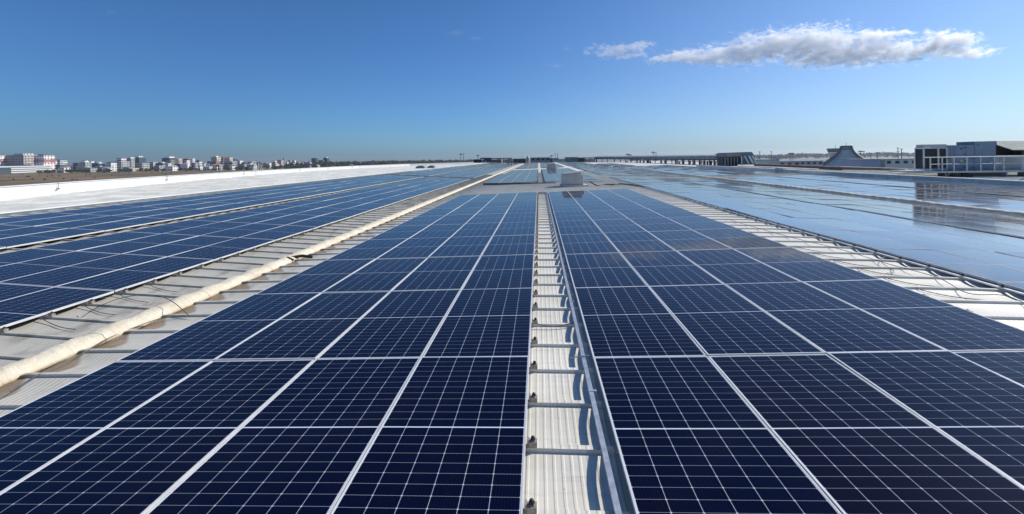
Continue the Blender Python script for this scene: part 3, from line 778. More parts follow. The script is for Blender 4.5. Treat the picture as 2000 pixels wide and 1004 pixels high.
# ------------------------------------------------------------------ covered walkway and plant house on the far right edge
CW = [(1160, 170), (1225, 142), (1290, 116), (1355, 94), (1418, 78)]
cwk = empty('covered_walkway')
P = [at(px, 310, D=D) for px, D in CW]
def seglerp(px):
    for (a_, d0), (c2, d1) in zip(CW, CW[1:]):
        if a_ <= px <= c2: return 1 / (1 / d0 + (1 / d1 - 1 / d0) * (px - a_) / (c2 - a_))
rowsA, rowsB = [], []
for px in range(1160, 1421, 10):
    D = seglerp(min(px, 1418)); z1 = at(px, 306.5 - (px - 1160) * .008, D=D).z; z0 = at(px, 309.5 + (px - 1160) * .006, D=D).z; zz = at(px, 311 + (px - 1160) * .008, D=D).z
    p = at(px, 310, D=D)
    rowsA.append([(p.x, p.y, z0), (p.x, p.y, z1 + random.uniform(-.05, .05)), (p.x + 2, p.y + 3, z1 + .25), (p.x + 2, p.y + 3, z0)])
    rowsB.append([(p.x + .1, p.y + .1, zz), (p.x + .1, p.y + .1, z0 - .005), (p.x + 2, p.y + 2.6, z0 - .005), (p.x + 2, p.y + 2.6, zz)])
b = MB(); b.grid(rowsA, closed=True, smooth=False); b.poly(rowsA[0]); b.poly(rowsA[-1][::-1]); b.build('roof', M['steelgrey'], cwk)
b = MB(); b.grid(rowsB, closed=True, smooth=False); b.poly(rowsB[0]); b.poly(rowsB[-1][::-1]); b.build('girder', M['steel'], cwk)
for i, px in enumerate([1165, 1176, 1187, 1200, 1212, 1222, 1233, 1246, 1258, 1270, 1280, 1291, 1302, 1313, 1324, 1335, 1346, 1357, 1367, 1377, 1387, 1396, 1404, 1412]):
    D = seglerp(px); p = at(px, 310, D=D); w_ = (.9 + .5 * (i % 3 == 0)) * D / F
    b = MB(); b.box(p.x - w_ / 2, p.x + w_ / 2, p.y + .15, p.y + .5, CAMZ - 2.3, at(px, 311, D=D).z); b.build('post', M['steel'], cwk)
rr = random.Random(5)
for px in range(1222, 1412, 7):
    if rr.random() < .72:
        D = seglerp(px) + 1.5; p0 = at(px, 310, D=D); w_ = rr.uniform(2, 5.5) * D / F
        b = MB(); b.box(p0.x, p0.x + w_, p0.y + .6, p0.y + .9, CAMZ - 2.3, at(px, rr.uniform(312, 316), D=D).z)
        b.build('wall_panel', rr.choice([M['concrete'], M['steelgrey'], M['ventgrey'], M['steel']]), cwk)
tag(cwk, 'long dark steel covered walkway on posts along the far right roof edge', 'walkway')
# plant house with sloping fins
D = 77; o = empty('plant_house')
def dx(px, py, D=77): return at(px, py, D=D)
X = lambda px: dx(px, 310).x
Z = lambda py: dx(1445, py).z
Yp = dx(1445, 310).y
b = MB()
prof_ = [(1416.5, 305.5), (1420, 298), (1447.5, 297.3), (1447.5, 305.5)]
f_ = [(X(a_), Yp, Z(c2)) for a_, c2 in prof_]; k_ = [(x, y + 4, z) for x, y, z in f_]
b.poly(f_); b.poly(k_[::-1])
for i in range(4): b.poly([f_[i], k_[i], k_[(i + 1) % 4], f_[(i + 1) % 4]][::-1])
b.build('upper_storey', M['steelgrey'], o)
b = MB(); b.box(X(1416), X(1447.6), Yp - .1, Yp + 4, Z(308), Z(305.6)); b.build('fascia', M['steel'], o)
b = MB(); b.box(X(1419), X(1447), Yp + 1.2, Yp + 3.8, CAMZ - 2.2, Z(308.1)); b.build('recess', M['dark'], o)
for a_ in (1416.5, 1422, 1428, 1434, 1440):
    b = MB(); b.box(X(a_), X(a_ + 1.5), Yp, Yp + .2, CAMZ - 2.2, Z(308.1)); b.build('column', M['steelgrey'], o)
b = MB(); b.box(X(1446.7), X(1448), Yp - .25, Yp - .12, CAMZ - 2.2, Z(305)); b.build('downpipe', M['white'], o)
b = MB()
f_ = [(X(1448), Yp, Z(322)), (X(1448), Yp, Z(297.3)), (X(1468), Yp, Z(297)), (X(1472.5), Yp, Z(304)), (X(1476), Yp, Z(322))]; k_ = [(x, y + 4, z) for x, y, z in f_]
b.poly(f_[::-1]); b.poly(k_)
for i in range(5): b.poly([f_[i], k_[i], k_[(i + 1) % 5], f_[(i + 1) % 5]])
b.build('sloping_wall', M['teal'], o)
for a_, wv in ((1452, 2.0), (1459.5, 3.4), (1466.5, 1.8)):
    b = MB(); P4 = [(X(a_), Yp - .25, Z(304.5)), (X(a_ + wv), Yp - .25, Z(304.5)), (X(a_ + 6 + wv), Yp - .6, Z(319.5)), (X(a_ + 6), Yp - .6, Z(319.5))]
    Q4 = [(x, y + .12, z) for x, y, z in P4]; b.poly(P4[::-1]); b.poly(Q4)
    for i in range(4): b.poly([P4[i], P4[(i + 1) % 4], Q4[(i + 1) % 4], Q4[i]])
    b.build('fin', M['white'], o)
tag(o, 'grey rooftop plant house with white slanting fins at its right end', 'plant house')

# ------------------------------------------------------------------ structures at the far end of the roof
def block(name, px0, px1, yt, D, mt, lab, cat, depth=8, extra=None, zb=0.0):
    p0 = at(px0, 312, D=D); p1 = at(px1, 312, D=D); z1 = at((px0 + px1) / 2, yt, D=D).z
    o = empty(name, ((p0.x + p1.x) / 2, p0.y, zb)); w_ = p1.x - p0.x
    b = MB(); b.box(-w_ / 2, w_ / 2, 0, depth, 0, z1 - zb); b.build('wall', mt, o)
    b = MB(); b.box(-w_ / 2 - .1, w_ / 2 + .1, -.1, depth + .1, z1 - zb + .003, z1 - zb + .3); b.build('roof_edge', M['steelgrey'], o)
    if extra: extra(o, w_, z1 - zb)
    return tag(o, lab, cat)
def door(o, w_, h): 
    b = MB(); b.box(-w_ * .12, w_ * .05, -.15, -.003, h - 2.9, h - 1.3); b.build('door', M['white'], o)
def windows(o, w_, h):
    n = max(3, int(w_ / 3))
    for k in range(n):
        b = MB(); x = -w_ / 2 + w_ * (k + .25) / n; b.box(x, x + w_ * .5 / n, -.08, -.003, h - 1.6, h - .5); b.build('window', M['dark'], o)
block('far_shed', 925, 940, 312.3, 200, M['dark'], 'low dark shed at the far end of the white parapet', 'shed')
block('far_building', 938, 960, 309.2, 215, simple('brown_grey_cladding', (.14, .13, .13), .7), 'brown grey building with white door beyond the roof end', 'building', extra=door)
block('far_wall_block', 960, 979, 312.8, 205, simple('taupe_wall', (.2, .165, .15), .8), 'low taupe block under the thin flat canopy', 'building')
block('far_dark_box', 1003, 1027, 311, 205, M['tentdark'], 'long dark blue box behind the end of cream duct', 'building', extra=windows)
o = empty('dome_tower', tuple(at(1031, 310, D=420).xy) + (0,))
zt = at(1031, 309, D=420).z; zt2 = at(1031, 305, D=420).z
b = MB(); b.tube([(0, 0, 0), (0, 0, zt)], 1.55, 14); b.build('shaft', M['ventgrey'], o)
b = MB(); b.grid([[(1.6 * math.cos(t) * math.cos(p_), 1.6 * math.sin(t) * math.cos(p_), zt + (zt2 - zt) * math.sin(p_)) for t in [2 * math.pi * k / 14 for k in range(14)]] for p_ in [0, .4, .8, 1.2, 1.5]], closed=True); b.build('dome', M['ventgrey'], o)
tag(o, 'small round tower with grey dome above the end of duct', 'tower')
block('far_building', 1036, 1075, 308.3, 300, simple('pale_grey_cladding', (.30, .33, .34), .6), 'long pale grey building centred beyond the aisle', 'building', 15, windows)
block('far_building', 1075, 1091, 309.8, 280, M['tentdark'], 'dark roofed building right of the long pale one', 'building')
block('far_building', 1105, 1128, 308, 215, M['teal'], 'teal box building beyond the smaller vent', 'building')
block('far_building', 1128, 1144, 308.8, 220, M['steel'], 'dark maroon box joined to the teal box building', 'building')
block('far_building', 1080, 1104, 312.3, 210, M['concrete'], 'pale low block left of the teal box building', 'building')
block('far_building', 1144, 1162, 311.8, 235, M['ventgrey'], 'pale wall below the right-hand thin canopy', 'building')
def canopy(px0, px1, yt, yb, D, posts, lab):
    p0 = at(px0, 312, D=D); p1 = at(px1, 312, D=D); o = empty('flat_canopy', (p0.x, p0.y, 0)); w_ = p1.x - p0.x
    z1 = at(px0, yt, D=D).z; z0 = at(px0, yb, D=D).z
    b = MB(); b.box(0, w_, 0, 5, z0, z1); b.build('roof', M['steelgrey'], o)
    for px in posts:
        x = at(px, 312, D=D).x - p0.x; b = MB(); b.box(x - .3, x + .3, .2, .8, 0, z0 - .003); b.build('post', M['steelgrey'], o)
    tag(o, lab, 'canopy')
canopy(958, 1000, 308.8, 310.6, 190, (993, 999), 'thin flat canopy on posts left of the dark blue box')
canopy(1142, 1172, 307.5, 309.3, 190, (1143, 1153, 1165), 'thin flat canopy on posts joining the covered walkway')

# ------------------------------------------------------------------ airport buildings on the right
o = empty('tent_building'); D = 400
pc = at(1653, 300, D=D); px2m = D / F * .93
lev = [(284.8, 9.5), (286.5, 9.8), (292, 11), (297, 14), (302, 18.5), (307, 24), (312, 31), (317, 39), (322, 47), (328, 55), (336, 62)]
rows = []
for y_, hw in lev:
    z = at(1653, y_, D=D).z; h_ = hw * px2m * .86
    rows.append([(-h_, -h_, z), (-h_ * .3, -h_ * .80, z), (h_ * .3, -h_ * .80, z), (h_, -h_, z), (h_ * .8, -h_ * .3, z), (h_ * .8, h_ * .3, z), (h_, h_, z), (-h_, h_, z), (-h_ * .8, h_ * .3, z), (-h_ * .8, -h_ * .3, z)])
b = MB(); b.grid(rows[2:], closed=True); b.build('membrane', M['tent'], o)
for sx, sy in ((-1, -1), (1, -1), (1, 1), (-1, 1)):
    b = MB(); pts = []
    rr_ = []
    for y_, hw in lev[1:]:
        z = at(1653, y_, D=D).z; h_ = hw * px2m * .86; pts.append((sx * h_, sy * h_, z + .3)); rr_.append(.8 + hw * .018)
    b.tube(pts, rr_, 6); b.build('edge_rib', M['tentdark'], o)
zt0, zt1 = at(1653, 292.5, D=D).z, at(1653, 284.5, D=D).z; h_ = 10.2 * px2m * .86
b = MB(); b.box(-h_, h_, -h_, h_, zt0, zt1 - .6); b.build('lantern', M['tentdark'], o)
for k in range(4):
    b = MB(); x = -h_ * .8 + h_ * 1.6 * k / 4; b.box(x, x + h_ * .3, -h_ - .15, -h_ - .005, zt0 + .8, zt1 - 1.4); b.build('pane', M['steelgrey'], o)
b = MB(); b.box(-h_ - .3, h_ + .3, -h_ - .3, h_ + .3, zt1 - .597, zt1); b.build('cap', M['tentdark'], o)
b = MB(); b.tube([(0, 0, zt1), (0, 0, zt1 + 3)], .15, 6); b.build('finial', M['mast'], o)
o.location = (pc.x, pc.y, 0); o.rotation_euler = (0, 0, -math.atan2(pc.x, pc.y))
tag(o, 'tent shaped grey building with concave sides and dark edge ribs', 'building')
D = 520; o = empty('control_tower'); pc = at(1630, 300, D=D); k = D / F
zz = lambda y_: at(1630, y_, D=D).z
b = MB(); b.tube([(0, 0, 0), (0, 0, zz(304.5))], [6.5 * k, 7.5 * k], 12); b.build('shaft', M['concrete'], o)
b = MB(); b.tube([(0, 0, zz(304)), (0, 0, zz(301.6))], [8 * k, 9.2 * k], 12); b.build('white_band', M['white'], o)
b = MB(); b.tube([(0, 0, zz(301.5)), (0, 0, zz(299.2))], [9.2 * k, 9.8 * k], 12); b.build('red_band', M['redband'], o)
b = MB(); b.tube([(0, 0, zz(299)), (0, 0, zz(297.4))], [10 * k, 10.6 * k], 12); b.build('gallery', M['white'], o)
b = MB(); b.tube([(0, 0, zz(297.3)), (0, 0, zz(291.8))], [10.2 * k, 12.4 * k], 12); b.build('cabin_glass', M['tentdark'], o)
b = MB(); b.tube([(0, 0, zz(291.7)), (0, 0, zz(289.8))], [13.0 * k, 12 * k], 12); b.build('roof', M['steelgrey'], o)
b = MB(); b.tube([(2 * k, 0, zz(289.8)), (2 * k, 0, zz(283))], .22, 6); b.build('antenna', M['mast'], o)
o.location = (pc.x, pc.y, 0); tag(o, 'airport control tower with red and white bands behind tent building', 'control tower')
bluebox = simple('blue_grey_cladding', (.30, .36, .50), .6, 0, .08, .2)
block('airport_building', 1682, 1717, 312.3, 150, bluebox, 'plain blue grey box building right of the tent building', 'building', 12)
block('airport_building', 1717, 1728, 314, 155, M['steelgrey'], 'narrow grey building joined to the blue grey box', 'building', 10)
block('airport_building', 1728, 1790, 311.5, 170, M['tent'], 'long grey terminal with dark openings left of the condenser', 'building', 12, windows)
block('airport_building', 1475, 1521, 313, 170, M['tent'], 'low grey hangar right of the plant house', 'building', 14)
block('airport_building', 1521, 1562, 316, 210, M['concrete'], 'pale flat airport building behind the long white upstand', 'building', 14, windows)
block('airport_building', 1562, 1606, 315, 240, M['ventgrey'], 'grey flat airport building left of the tent building', 'building', 14, windows)
block('airport_building', 1515, 1521, 305, 620, M['ventgrey'], 'small pale tower block among the masts', 'building', 8)
# masts
MASTS = [(900, 300.5, 600, 'left one of a close pair of tall masts above the far parapet'), (905.5, 300, 600, 'right one of a close pair of tall masts above the far parapet'),
 (933.5, 303, 640, 'floodlight mast above the low dark shed'), (1020, 308, 700, 'short mast left of the dome tower'), (1077, 303.5, 640, 'leftmost of three masts above the aisle end'),
 (1084.5, 299, 620, 'middle of three masts above the aisle end'), (1089, 300, 620, 'rightmost of three masts above the aisle end'), (1226, 300.5, 560, 'floodlight mast left of the covered walkway middle'),
 (1230.5, 302, 570, 'thinner mast close beside the walkway floodlight'), (1276, 296.5, 540, 'taller of two masts above the covered walkway'), (1281.5, 298, 545, 'shorter of two masts above the covered walkway'),
 (1401, 300.5, 520, 'floodlight mast left of the plant house'), (1484, 296, 520, 'mast nearest right of the plant house'), (1506.5, 295.5, 520, 'second mast right of the plant house'),
 (1543, 299, 540, 'thin mast left of the far floodlight'), (1547, 298.5, 530, 'floodlight mast midway to the tent building'), (1681, 294.5, 470, 'lamp mast just right of the tent building'),
 (1687.5, 294.8, 470, 'plain mast just right of the tent building'), (1701, 299, 520, 'short mast above the blue grey box'), (1714, 297.5, 500, 'floodlight mast above the blue grey box edge'),
 (1754, 287.5, 430, 'tallest mast with cross arms left of the condenser'), (1761, 290.5, 430, 'thin mast nearest the condenser')]
for i, (px, yt, D, lab) in enumerate(MASTS):
    p = at(px, 310, D=D); zt = at(px, yt, D=D).z; o = empty('light_mast', (p.x, p.y, 0))
    b = MB(); b.tube([(0, 0, 0), (0, 0, zt)], [.55, .32], 6); b.build('pole', M['mast'], o)
    b = MB()
    if 'floodlight' in lab or 'lamp' in lab or i in (0, 4, 9): b.box(-1.9, 1.9, -.5, .5, zt - 1.3, zt); b.box(-2.6, -1.9, -.4, .4, zt - .9, zt - .4); b.box(1.9, 2.6, -.4, .4, zt - .9, zt - .4)
    elif 'cross' in lab:
        for h_ in (.35, .55, .72): b.box(-3.2 + h_ * 2, 3.2 - h_ * 2, -.15, .15, zt * (.45 + h_ * .7) - .3, zt * (.45 + h_ * .7))
    else: b.box(-.8, .8, -.4, .4, zt - .8, zt)
    b.build('lamp_head', M['mast'], o)
    tag(o, lab, 'mast', 'masts of the airport')

# ------------------------------------------------------------------ the city on the left
def facade(name, wincol, fx, fz, wx, wz, strip_=False):
    g = NG(name); tc = g.obj(); sp = g.n('ShaderNodeSeparateXYZ'); g.l(tc, sp.inputs[0])
    nn = g.n('ShaderNodeNewGeometry').outputs['Normal']; ns = g.n('ShaderNodeSeparateXYZ'); g.l(nn, ns.inputs[0])
    isx = g.math('GREATER_THAN', g.math('ABSOLUTE', ns.outputs[0]), .5)
    h = g.math('ADD', g.math('MULTIPLY', sp.outputs[1], isx), g.math('MULTIPLY', sp.outputs[0], g.math('SUBTRACT', 1, isx)))
    fh = g.math('FRACT', g.math('ADD', g.math('DIVIDE', h, fx), 100.13)); fv = g.math('FRACT', g.math('DIVIDE', sp.outputs[2], fz))
    wh = g.math('MULTIPLY', g.math('GREATER_THAN', fh, 1 - wx), 1.0) if not strip_ else g.math('GREATER_THAN', fh, .06)
    wv = g.math('MULTIPLY', g.math('GREATER_THAN', fv, .30), g.math('LESS_THAN', fv, .30 + wz))
    win = g.math('MULTIPLY', wh, wv)
    win = g.math('MULTIPLY', win, g.math('LESS_THAN', ns.outputs[2], .5))
    oc = g.n('ShaderNodeObjectInfo').outputs['Color']
    ci = g.n('ShaderNodeCombineXYZ'); g.l(g.math('FLOOR', g.math('ADD', g.math('DIVIDE', h, fx), 100.13)), ci.inputs[0]); g.l(g.math('FLOOR', g.math('DIVIDE', sp.outputs[2], fz)), ci.inputs[1])
    wn = g.n('ShaderNodeTexWhiteNoise'); g.l(ci.outputs[0], wn.inputs[0])
    wc = g.mix(wn.outputs[0], wincol, tuple(c * 2.6 for c in wincol))
    col = g.mix(g.ramp(g.noise(tc, .08, 4), .3, .7), oc, (.45, .42, .38)) if False else oc
    g.base(g.mix(win, col, wc)); g.set(Roughness=.6); return g.m
FA = {'apt': facade('apartment_facade', (.04, .045, .06), 6.8, 6.2, .42, .45), 'glass': facade('glass_facade', (.02, .035, .055), 2.0, 3.4, .9, .62, True),
      'band': facade('banded_facade', (.05, .05, .06), 11, 6.2, .8, .45, True)}
PAL = {'w': ('white', (.88, .87, .84)), 'b': ('beige', (.60, .52, .40)), 'g': ('grey', (.36, .37, .38)), 'd': ('dark', (.09, .10, .14)), 'n': ('navy', (.07, .085, .17)), 'p': ('pinkish', (.55, .43, .41)), 'r': ('red', (.36, .13, .10)), 't': ('blue green', (.06, .11, .15))}
KIND = {'apt': 'apartment block', 'glass': 'glazed office block', 'band': 'banded apartment block'}
CITY = [ # px0, px1, top, distance, colour, facade, cap
 (-14, 19, 304.5, 1050, 'w', 'apt', 1), (19, 31, 311, 1120, 'g', 'band', 0), (32, 64, 303.2, 1060, 'p', 'apt', 1), (77, 97, 304.2, 1050, 'w', 'apt', 1), (66, 78, 321, 1150, 'w', 'apt', 0),
 (98, 107, 314.5, 1300, 'w', 'apt', 0), (112, 125, 314, 1350, 'w', 'band', 1), (103, 136, 321.5, 1120, 'd', 'band', 0), (135, 149, 320.5, 1180, 'b', 'apt', 0), (148, 160, 318, 1100, 'd', 'apt', 0),
 (160, 173, 317, 1080, 'g', 'apt', 1), (173, 184, 318, 1120, 'n', 'apt', 1), (185, 199, 319.5, 1100, 'n', 'apt', 1), (200, 211, 320, 1110, 'n', 'band', 0), (210, 223, 318.5, 1090, 'w', 'apt', 1),
 (225, 246, 315.5, 1120, 'g', 'apt', 0), (232, 243, 309, 1180, 'w', 'band', 0), (250, 263, 309.5, 1400, 'g', 'apt', 1), (264, 280, 307.5, 1420, 'd', 'glass', 1), (249, 266, 329, 1040, 'b', 'apt', 0),
 (270, 287, 319, 1200, 'g', 'apt', 0), (287, 294, 318, 1500, 'b', 'apt', 0), (294, 305, 317, 1300, 'b', 'apt', 0), (308, 323, 318.5, 1150, 'd', 'band', 1), (322, 342, 308.5, 1350, 'd', 'apt', 1),
 (325, 333, 319.5, 1080, 'w', 'apt', 0), (342, 353, 310, 1400, 'b', 'apt', 0), (353, 360, 310, 1420, 'b', 'band', 0), (360, 372, 310, 1380, 'd', 'apt', 0), (344, 361, 320, 1100, 'n', 'apt', 0),
 (361, 369, 313.5, 1240, 'w', 'apt', 0), (371, 379, 310, 1400, 'w', 'apt', 0), (376, 385, 318, 1130, 'g', 'apt', 0), (383, 393, 315.5, 1180, 'w', 'band', 1), (393, 401, 319, 1220, 'b', 'apt', 0),
 (400, 409, 320, 1240, 'd', 'apt', 0), (406, 412, 315, 1500, 'd', 'glass', 0), (415, 429, 307, 1380, 'b', 'apt', 1), (428, 441, 307.3, 1420, 'p', 'band', 0), (413, 427, 316.5, 1140, 'r', 'apt', 0),
 (440, 453, 307.5, 1400, 'b', 'apt', 0), (449, 462, 309.5, 1460, 'd', 'glass', 0), (441, 460, 315.5, 1150, 'g', 'band', 0), (460, 473, 314, 1260, 'w', 'apt', 0), (473, 482, 317, 1250, 'd', 'apt', 0),
 (482, 497, 316, 1350, 'g', 'apt', 0), (485, 493, 319, 1180, 'w', 'apt', 0), (497, 505, 318, 1300, 'g', 'apt', 0), (503, 513, 317, 1260, 'd', 'band', 0), (513, 523, 318, 1400, 'g', 'apt', 0),
 (521, 529, 319, 1240, 'w', 'apt', 0), (532, 541, 316.5, 1350, 'b', 'apt', 1), (543, 553, 312.5, 1600, 'p', 'apt', 0), (552, 557, 310, 1650, 'p', 'band', 0), (558, 563, 316, 1400, 'w', 'apt', 0),
 (563, 569, 313, 1600, 'g', 'apt', 0), (571, 577, 313, 1620, 'w', 'apt', 0), (579, 587, 317, 1500, 'g', 'apt', 0), (586, 593, 318, 1400, 'w', 'apt', 0), (593, 600, 317, 1480, 'b', 'apt', 0), (600, 608, 317.5, 1460, 'w', 'apt', 0),
 (609, 621, 309, 1700, 't', 'glass', 0), (623, 633, 313, 1720, 't', 'glass', 0), (632, 643, 308.3, 1750, 'd', 'glass', 1), (643, 655, 316, 1700, 'b', 'band', 0),
 (656, 664, 317.5, 1800, 'w', 'apt', 0), (676, 684, 318.5, 1750, 'w', 'apt', 0), (700, 706, 318, 1850, 'w', 'apt', 0)]
order = sorted(range(len(CITY)), key=lambda i: (CITY[i][0] + CITY[i][1]))
rank = {i: k + 1 for k, i in enumerate(order)}
cnt = {}
rc = random.Random(11)
for i in order:
    px0, px1, yt, D, cc, fa, cap = CITY[i]
    pc = at((px0 + px1) / 2, 315, D=D); r = Vector((pc.x, pc.y, 0)).normalized()
    wpx = (px1 - px0) * D / F * 1.02 / max(.6, abs(r.dot(fwd)))
    q_ = rc.uniform(.75, 1.3); wy = wpx * .92 / (abs(r.y) * q_ + abs(r.x)); wx = wy * q_
    zt = at((px0 + px1) / 2, yt, D=D).z
    nm = {'apt': 'apartment_block', 'glass': 'office_block', 'band': 'apartment_block'}[fa]
    o = empty(nm, (pc.x, pc.y, 0))
    b = MB(); b.box(-wx / 2, wx / 2, -wy / 2, wy / 2, 0, zt); wo = b.build('wall', FA[fa], o); wo.color = (*[c * rc.uniform(.9, 1.1) for c in PAL[cc][1]], 1)
    lightc = (.72, .71, .68, 1)
    if cap:
        b = MB(); b.box(-wx * .3, wx * .25, -wy * .3, wy * .3, zt + .41, zt + rc.uniform(2.5, 4.5)); k_ = b.build('rooftop_box', FA['apt'], o); k_.color = lightc if cc != 'w' else (.12, .13, .16, 1)
    b = MB(); b.box(-wx / 2 - .2, wx / 2 + .2, -wy / 2 - .2, wy / 2 + .2, zt + .002, zt + .4); k_ = b.build('roof_edge', M['white'] if cc in 'wngdb' else M['concrete'], o)
    if fa != 'glass':
        b = MB(); n = int(zt / 6.2)
        ya, yb = -wy * .38, wy * .05
        for f_ in range(1, n): b.box(wx / 2 + .004, wx / 2 + 1.3, ya, yb, f_ * 6.2 - .1, f_ * 6.2 + 1.3)
        for f_ in range(1, n): b.box(wx * .05, wx * .42, -wy / 2 - 1.2, -wy / 2 - .004, f_ * 6.2 - .1, f_ * 6.2 + 1.3)
        if n > 2: b.build('balconies', M['white'] if cc in 'wgdnp' else M['concrete'], o)
    if i in (0, 3):   # painted band round the white towers
        z0, z1 = at(px0, 318.2, D=D).z, at(px0, 311, D=D).z
        b = MB(); b.box(-wx / 2 - .15, wx / 2 + .15, -wy / 2 - .15, wy / 2 + .15, z0, z1); b.build('painted_band', M['redband'], o)
    lab = '%s %s in the distant city, %s building from the left' % (PAL[cc][0], KIND[fa], nth(rank[i]))
    tag(o, lab, 'building', 'buildings of the distant city')
# parking structure with white floors
D = 980; pa, pb_ = at(-22, 330, D=860), at(101, 330, D=1050); dd = (pb_ - pa); dd.z = 0; L_ = dd.length
o = empty('parking_structure', (pa.x, pa.y, 0), math.atan2(dd.y, dd.x)); zt = at(60, 324, D=D).z
b = MB(); b.box(1, L_ - 1, 1.5, 34, 0, zt - .4); b.build('core', M['steelgrey'], o)
n = 4
for k in range(n):
    z = zt * (k + 1) / n; b = MB(); b.box(0, L_, 0, 36, z - 2.2, z); b.build('floor_slab', M['white'], o)
b = MB(); b.box(-.2, L_ * .30, -1.2, -.003, 0, zt * .86); b.build('glass_wing', M['tentdark'], o)
tag(o, 'long parking structure with stacked white floors below striped towers', 'parking structure')

# low buildings at the foot of the city
rl_ = random.Random(21); xs_ = sorted(rl_.uniform(104, 735) for k in range(34))
for k, px in enumerate(xs_):
    D = rl_.uniform(985, 1200) if px < 500 else rl_.uniform(1150, 1500)
    pc = at(px, 330, D=D); w_ = rl_.uniform(9, 20); d_ = rl_.uniform(9, 16); h_ = rl_.uniform(7, 14)
    o = empty('low_building', (pc.x, pc.y, 0)); cn_, cv = rl_.choice([('white', (.85, .84, .80)), ('white', (.85, .84, .80)), ('beige', (.6, .5, .37)), ('grey', (.38, .39, .40))])
    b = MB(); b.box(-w_ / 2, w_ / 2, -d_ / 2, d_ / 2, 0, h_); wo = b.build('wall', FA['apt'], o); wo.color = (*cv, 1)
    b = MB(); zr_ = h_ + .003; P = [(-w_ / 2 - .4, -d_ / 2 - .4), (w_ / 2 + .4, -d_ / 2 - .4), (w_ / 2 + .4, d_ / 2 + .4), (-w_ / 2 - .4, d_ / 2 + .4)]; T_ = (0, 0, zr_ + rl_.uniform(.5, 2.2))
    for i in range(4): b.poly([(*P[i], zr_), (*P[(i + 1) % 4], zr_), T_])
    b.build('roof', M['concrete'] if k % 3 else brown, o)
    tag(o, 'low %s building at the foot of the city, %s from the left' % (cn_, nth(k + 1)), 'building', 'low buildings at the foot of the city')

# ------------------------------------------------------------------ far trees
def leafmat(name, c0, c1):
    g = NG(name); g.base(g.mix(g.n('ShaderNodeObjectInfo').outputs['Random'] if False else g.ramp(g.noise(g.geo(), .25, 3), .35, .65), c0, c1)); g.set(Roughness=.9); return g.m
leaf = leafmat('distant_foliage', (.022, .036, .014), (.06, .075, .03))
def trees(lst, name, lab):
    b = MB(); rt = random.Random(len(lst))
    for p, h in lst:
        n = 34; rx = h * rt.uniform(.45, .7)
        for k in range(n):
            while True:
                u = Vector((rt.uniform(-1, 1), rt.uniform(-1, 1), rt.uniform(-1, 1)))
                if u.length < 1: break
            c = Vector((p.x + u.x * rx, p.y + u.y * rx, h * (.55 + .45 * u.z))); s_ = h * rt.uniform(.10, .2)
            t1 = Vector((rt.gauss(0, 1), rt.gauss(0, 1), rt.gauss(0, 1))).normalized(); t2 = t1.orthogonal().normalized()
            b.poly([c - t1 * s_, c + t2 * s_, c + t1 * s_ * .9, c - t2 * s_ * 1.1])
    return tag(b.build(name, leaf), lab, 'trees', kind='stuff')
rt = random.Random(3); L1 = []
for k in range(650):
    px = rt.uniform(560, 1005); D = rt.uniform(1150, 1900); p = at(px, 312, D=D); L1.append((p, rt.uniform(9, 15) * (1 if D < 1500 else 1.15)))
trees(L1, 'distant_trees', 'dark wood along the horizon beyond the far end of parapet')
L2 = []
for k in range(420):
    px = rt.uniform(-20, 600); D = rt.uniform(930, 1350); p = at(px, 312, D=D); L2.append((p, rt.uniform(4, 9)))
for k in range(60):
    px = rt.uniform(-20, 560); D = rt.uniform(500, 940); p = at(px, 312, D=D); L2.append((p, rt.uniform(1.2, 2.6)))
trees(L2, 'city_trees', 'dark green trees and scrub between the field and city')
L3 = []
for k in range(1000):
    px = rt.uniform(1230, 2120); D = rt.uniform(1500, 2600); p = at(px, 312, D=D); L3.append((p, rt.uniform(8, 13) + 5 * math.sin(px * .021) ** 2 + D / 500))
trees(L3, 'airport_trees', 'hazy treeline beyond the airport on the right')

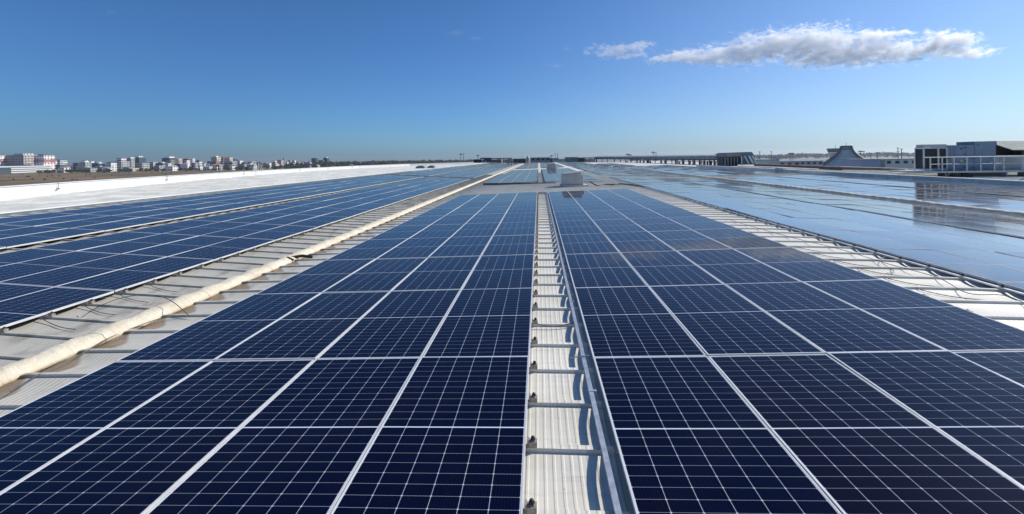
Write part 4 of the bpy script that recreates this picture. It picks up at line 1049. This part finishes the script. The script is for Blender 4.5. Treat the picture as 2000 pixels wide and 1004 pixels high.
# ------------------------------------------------------------------ clouds
def cloud(name, ells, D, lab, dens, seed, grp=None, scale=1.0, thick=.55):
    pts = []
    for cx, cy, rx, ry in ells: pts.append((at(cx, cy, D=D), rx * D / F, ry * D / F))
    x0 = min(p.x - a_ for p, a_, _ in pts); x1 = max(p.x + a_ for p, a_, _ in pts)
    z0 = min(p.z - c2 for p, _, c2 in pts); z1 = max(p.z + c2 for p, _, c2 in pts)
    c = Vector(((x0 + x1) / 2, pts[0][0].y, (z0 + z1) / 2)); ry_ = (z1 - z0) * thick * .32 + 50
    yv = [p.y for p, _, _ in pts]
    b = MB(); mx, mz = (x1 - x0) * .03 + 30, (z1 - z0) * .12 + 30
    b.box(x0 - c.x - mx, x1 - c.x + mx, min(yv) - c.y - ry_, max(yv) - c.y + ry_, z0 - c.z - mz, z1 - c.z + mz)
    g = NG(name + '_vapour'); t = g.t; t.nodes.remove(g.b)
    tc = g.obj()
    # warped coordinates give the wispy edges
    nz = g.n('ShaderNodeTexNoise'); nz.inputs['Scale'].default_value = .0011 * scale; nz.inputs['Detail'].default_value = 7; nz.inputs['Roughness'].default_value = .68
    off = g.n('ShaderNodeVectorMath', operation='ADD'); g.l(tc, off.inputs[0]); off.inputs[1].default_value = (seed * 917., seed * 331., 0); g.l(off.outputs[0], nz.inputs['Vector'])
    sub = g.n('ShaderNodeVectorMath', operation='SUBTRACT'); g.l(nz.outputs['Color'], sub.inputs[0]); sub.inputs[1].default_value = (.5, .5, .5)
    mul = g.n('ShaderNodeVectorMath', operation='MULTIPLY'); g.l(sub.outputs[0], mul.inputs[0]); mul.inputs[1].default_value = (900 / scale, 300 / scale, 420 / scale)
    wv = g.n('ShaderNodeVectorMath', operation='ADD'); g.l(tc, wv.inputs[0]); g.l(mul.outputs[0], wv.inputs[1])
    best = None
    for p, a_, c2 in pts:
        s1 = g.n('ShaderNodeVectorMath', operation='SUBTRACT'); g.l(wv.outputs[0], s1.inputs[0]); s1.inputs[1].default_value = (p.x - c.x, p.y - c.y, p.z - c.z)
        s2 = g.n('ShaderNodeVectorMath', operation='MULTIPLY'); g.l(s1.outputs[0], s2.inputs[0]); s2.inputs[1].default_value = (1 / a_, 1 / (ry_ * .8), 1 / c2)
        ln = g.n('ShaderNodeVectorMath', operation='LENGTH'); g.l(s2.outputs[0], ln.inputs[0])
        v = g.math('SUBTRACT', 1.0, ln.outputs['Value'])
        best = v if best is None else g.math('MAXIMUM', best, v)
    n2 = g.noise(g.scalevec(off.outputs[0], (.7, 1, 1.5)), .0075 * scale, 8, .72)
    n3 = g.noise(g.scalevec(off.outputs[0], (.8, 1, 1.3)), .022 * scale, 4, .6)
    v = g.math('ADD', best, g.math('ADD', g.math('MULTIPLY', g.math('SUBTRACT', n2, .52), 4.3), g.math('MULTIPLY', g.math('SUBTRACT', n3, .5), 1.5)))
    d = g.math('MULTIPLY', g.ramp(v, .03, .30), dens)
    pv_ = g.n('ShaderNodeVolumePrincipled'); pv_.inputs['Color'].default_value = (.984, .992, 1, 1); pv_.inputs['Anisotropy'].default_value = .55
    g.l(d, pv_.inputs['Density']); g.l(pv_.outputs[0], g.out.inputs['Volume'])
    o = b.build('cloud', g.m); o.location = c; return tag(o, lab, 'cloud', grp)
cloud('long_cloud', [(1345, 114, 75, 11), (1440, 103, 90, 22), (1530, 92, 95, 34), (1600, 86, 85, 36), (1600, 108, 130, 22), (1690, 98, 75, 30), (1700, 70, 45, 12), (1755, 104, 55, 20), (1760, 68, 30, 6),
                     (1845, 88, 45, 24), (1880, 78, 35, 16), (1895, 103, 50, 11), (1810, 98, 30, 14)], 9000, 'long white cloud streak at the upper right of the sky', .0085, 1)
cloud('small_cloud', [(1195, 98, 48, 14), (1240, 92, 42, 9), (1235, 108, 40, 8)], 9000, 'smaller pale cloud just left of the long white streak', .0060, 2)
for i, (e_, lab) in enumerate((([(889, 64.5, 15, 5)], 'faint cloud wisp above the middle, left one of two'), ([(930, 75.5, 13, 4)], 'faint cloud wisp above the middle, right one of two'), ([(1083, 127, 20, 4.5)], 'thin cloud wisp lowest in the middle of sky'), ([(1105, 97, 9, 2.8)], 'tiny cloud wisp left of the smaller pale cloud'), ([(217, 24, 8, 5)], 'tiny faint wisp in the upper left of sky'))):
    cloud('wisp', e_, 9000, lab, .0016, 3 + i, 'small cloud wisps', 2.5)

# ------------------------------------------------------------------ haze
hb = MB(); hb.box(-9500, 9500, -9500, 9500, -9, 80)
g = NG('haze'); g.t.nodes.remove(g.b); hv = g.n('ShaderNodeVolumePrincipled')
hv.inputs['Color'].default_value = (.84, .94, 1, 1); hv.inputs['Density'].default_value = 9e-5; hv.inputs['Anisotropy'].default_value = .55
g.l(hv.outputs[0], g.out.inputs['Volume'])
tag(hb.build('haze', g.m), kind='stuff')
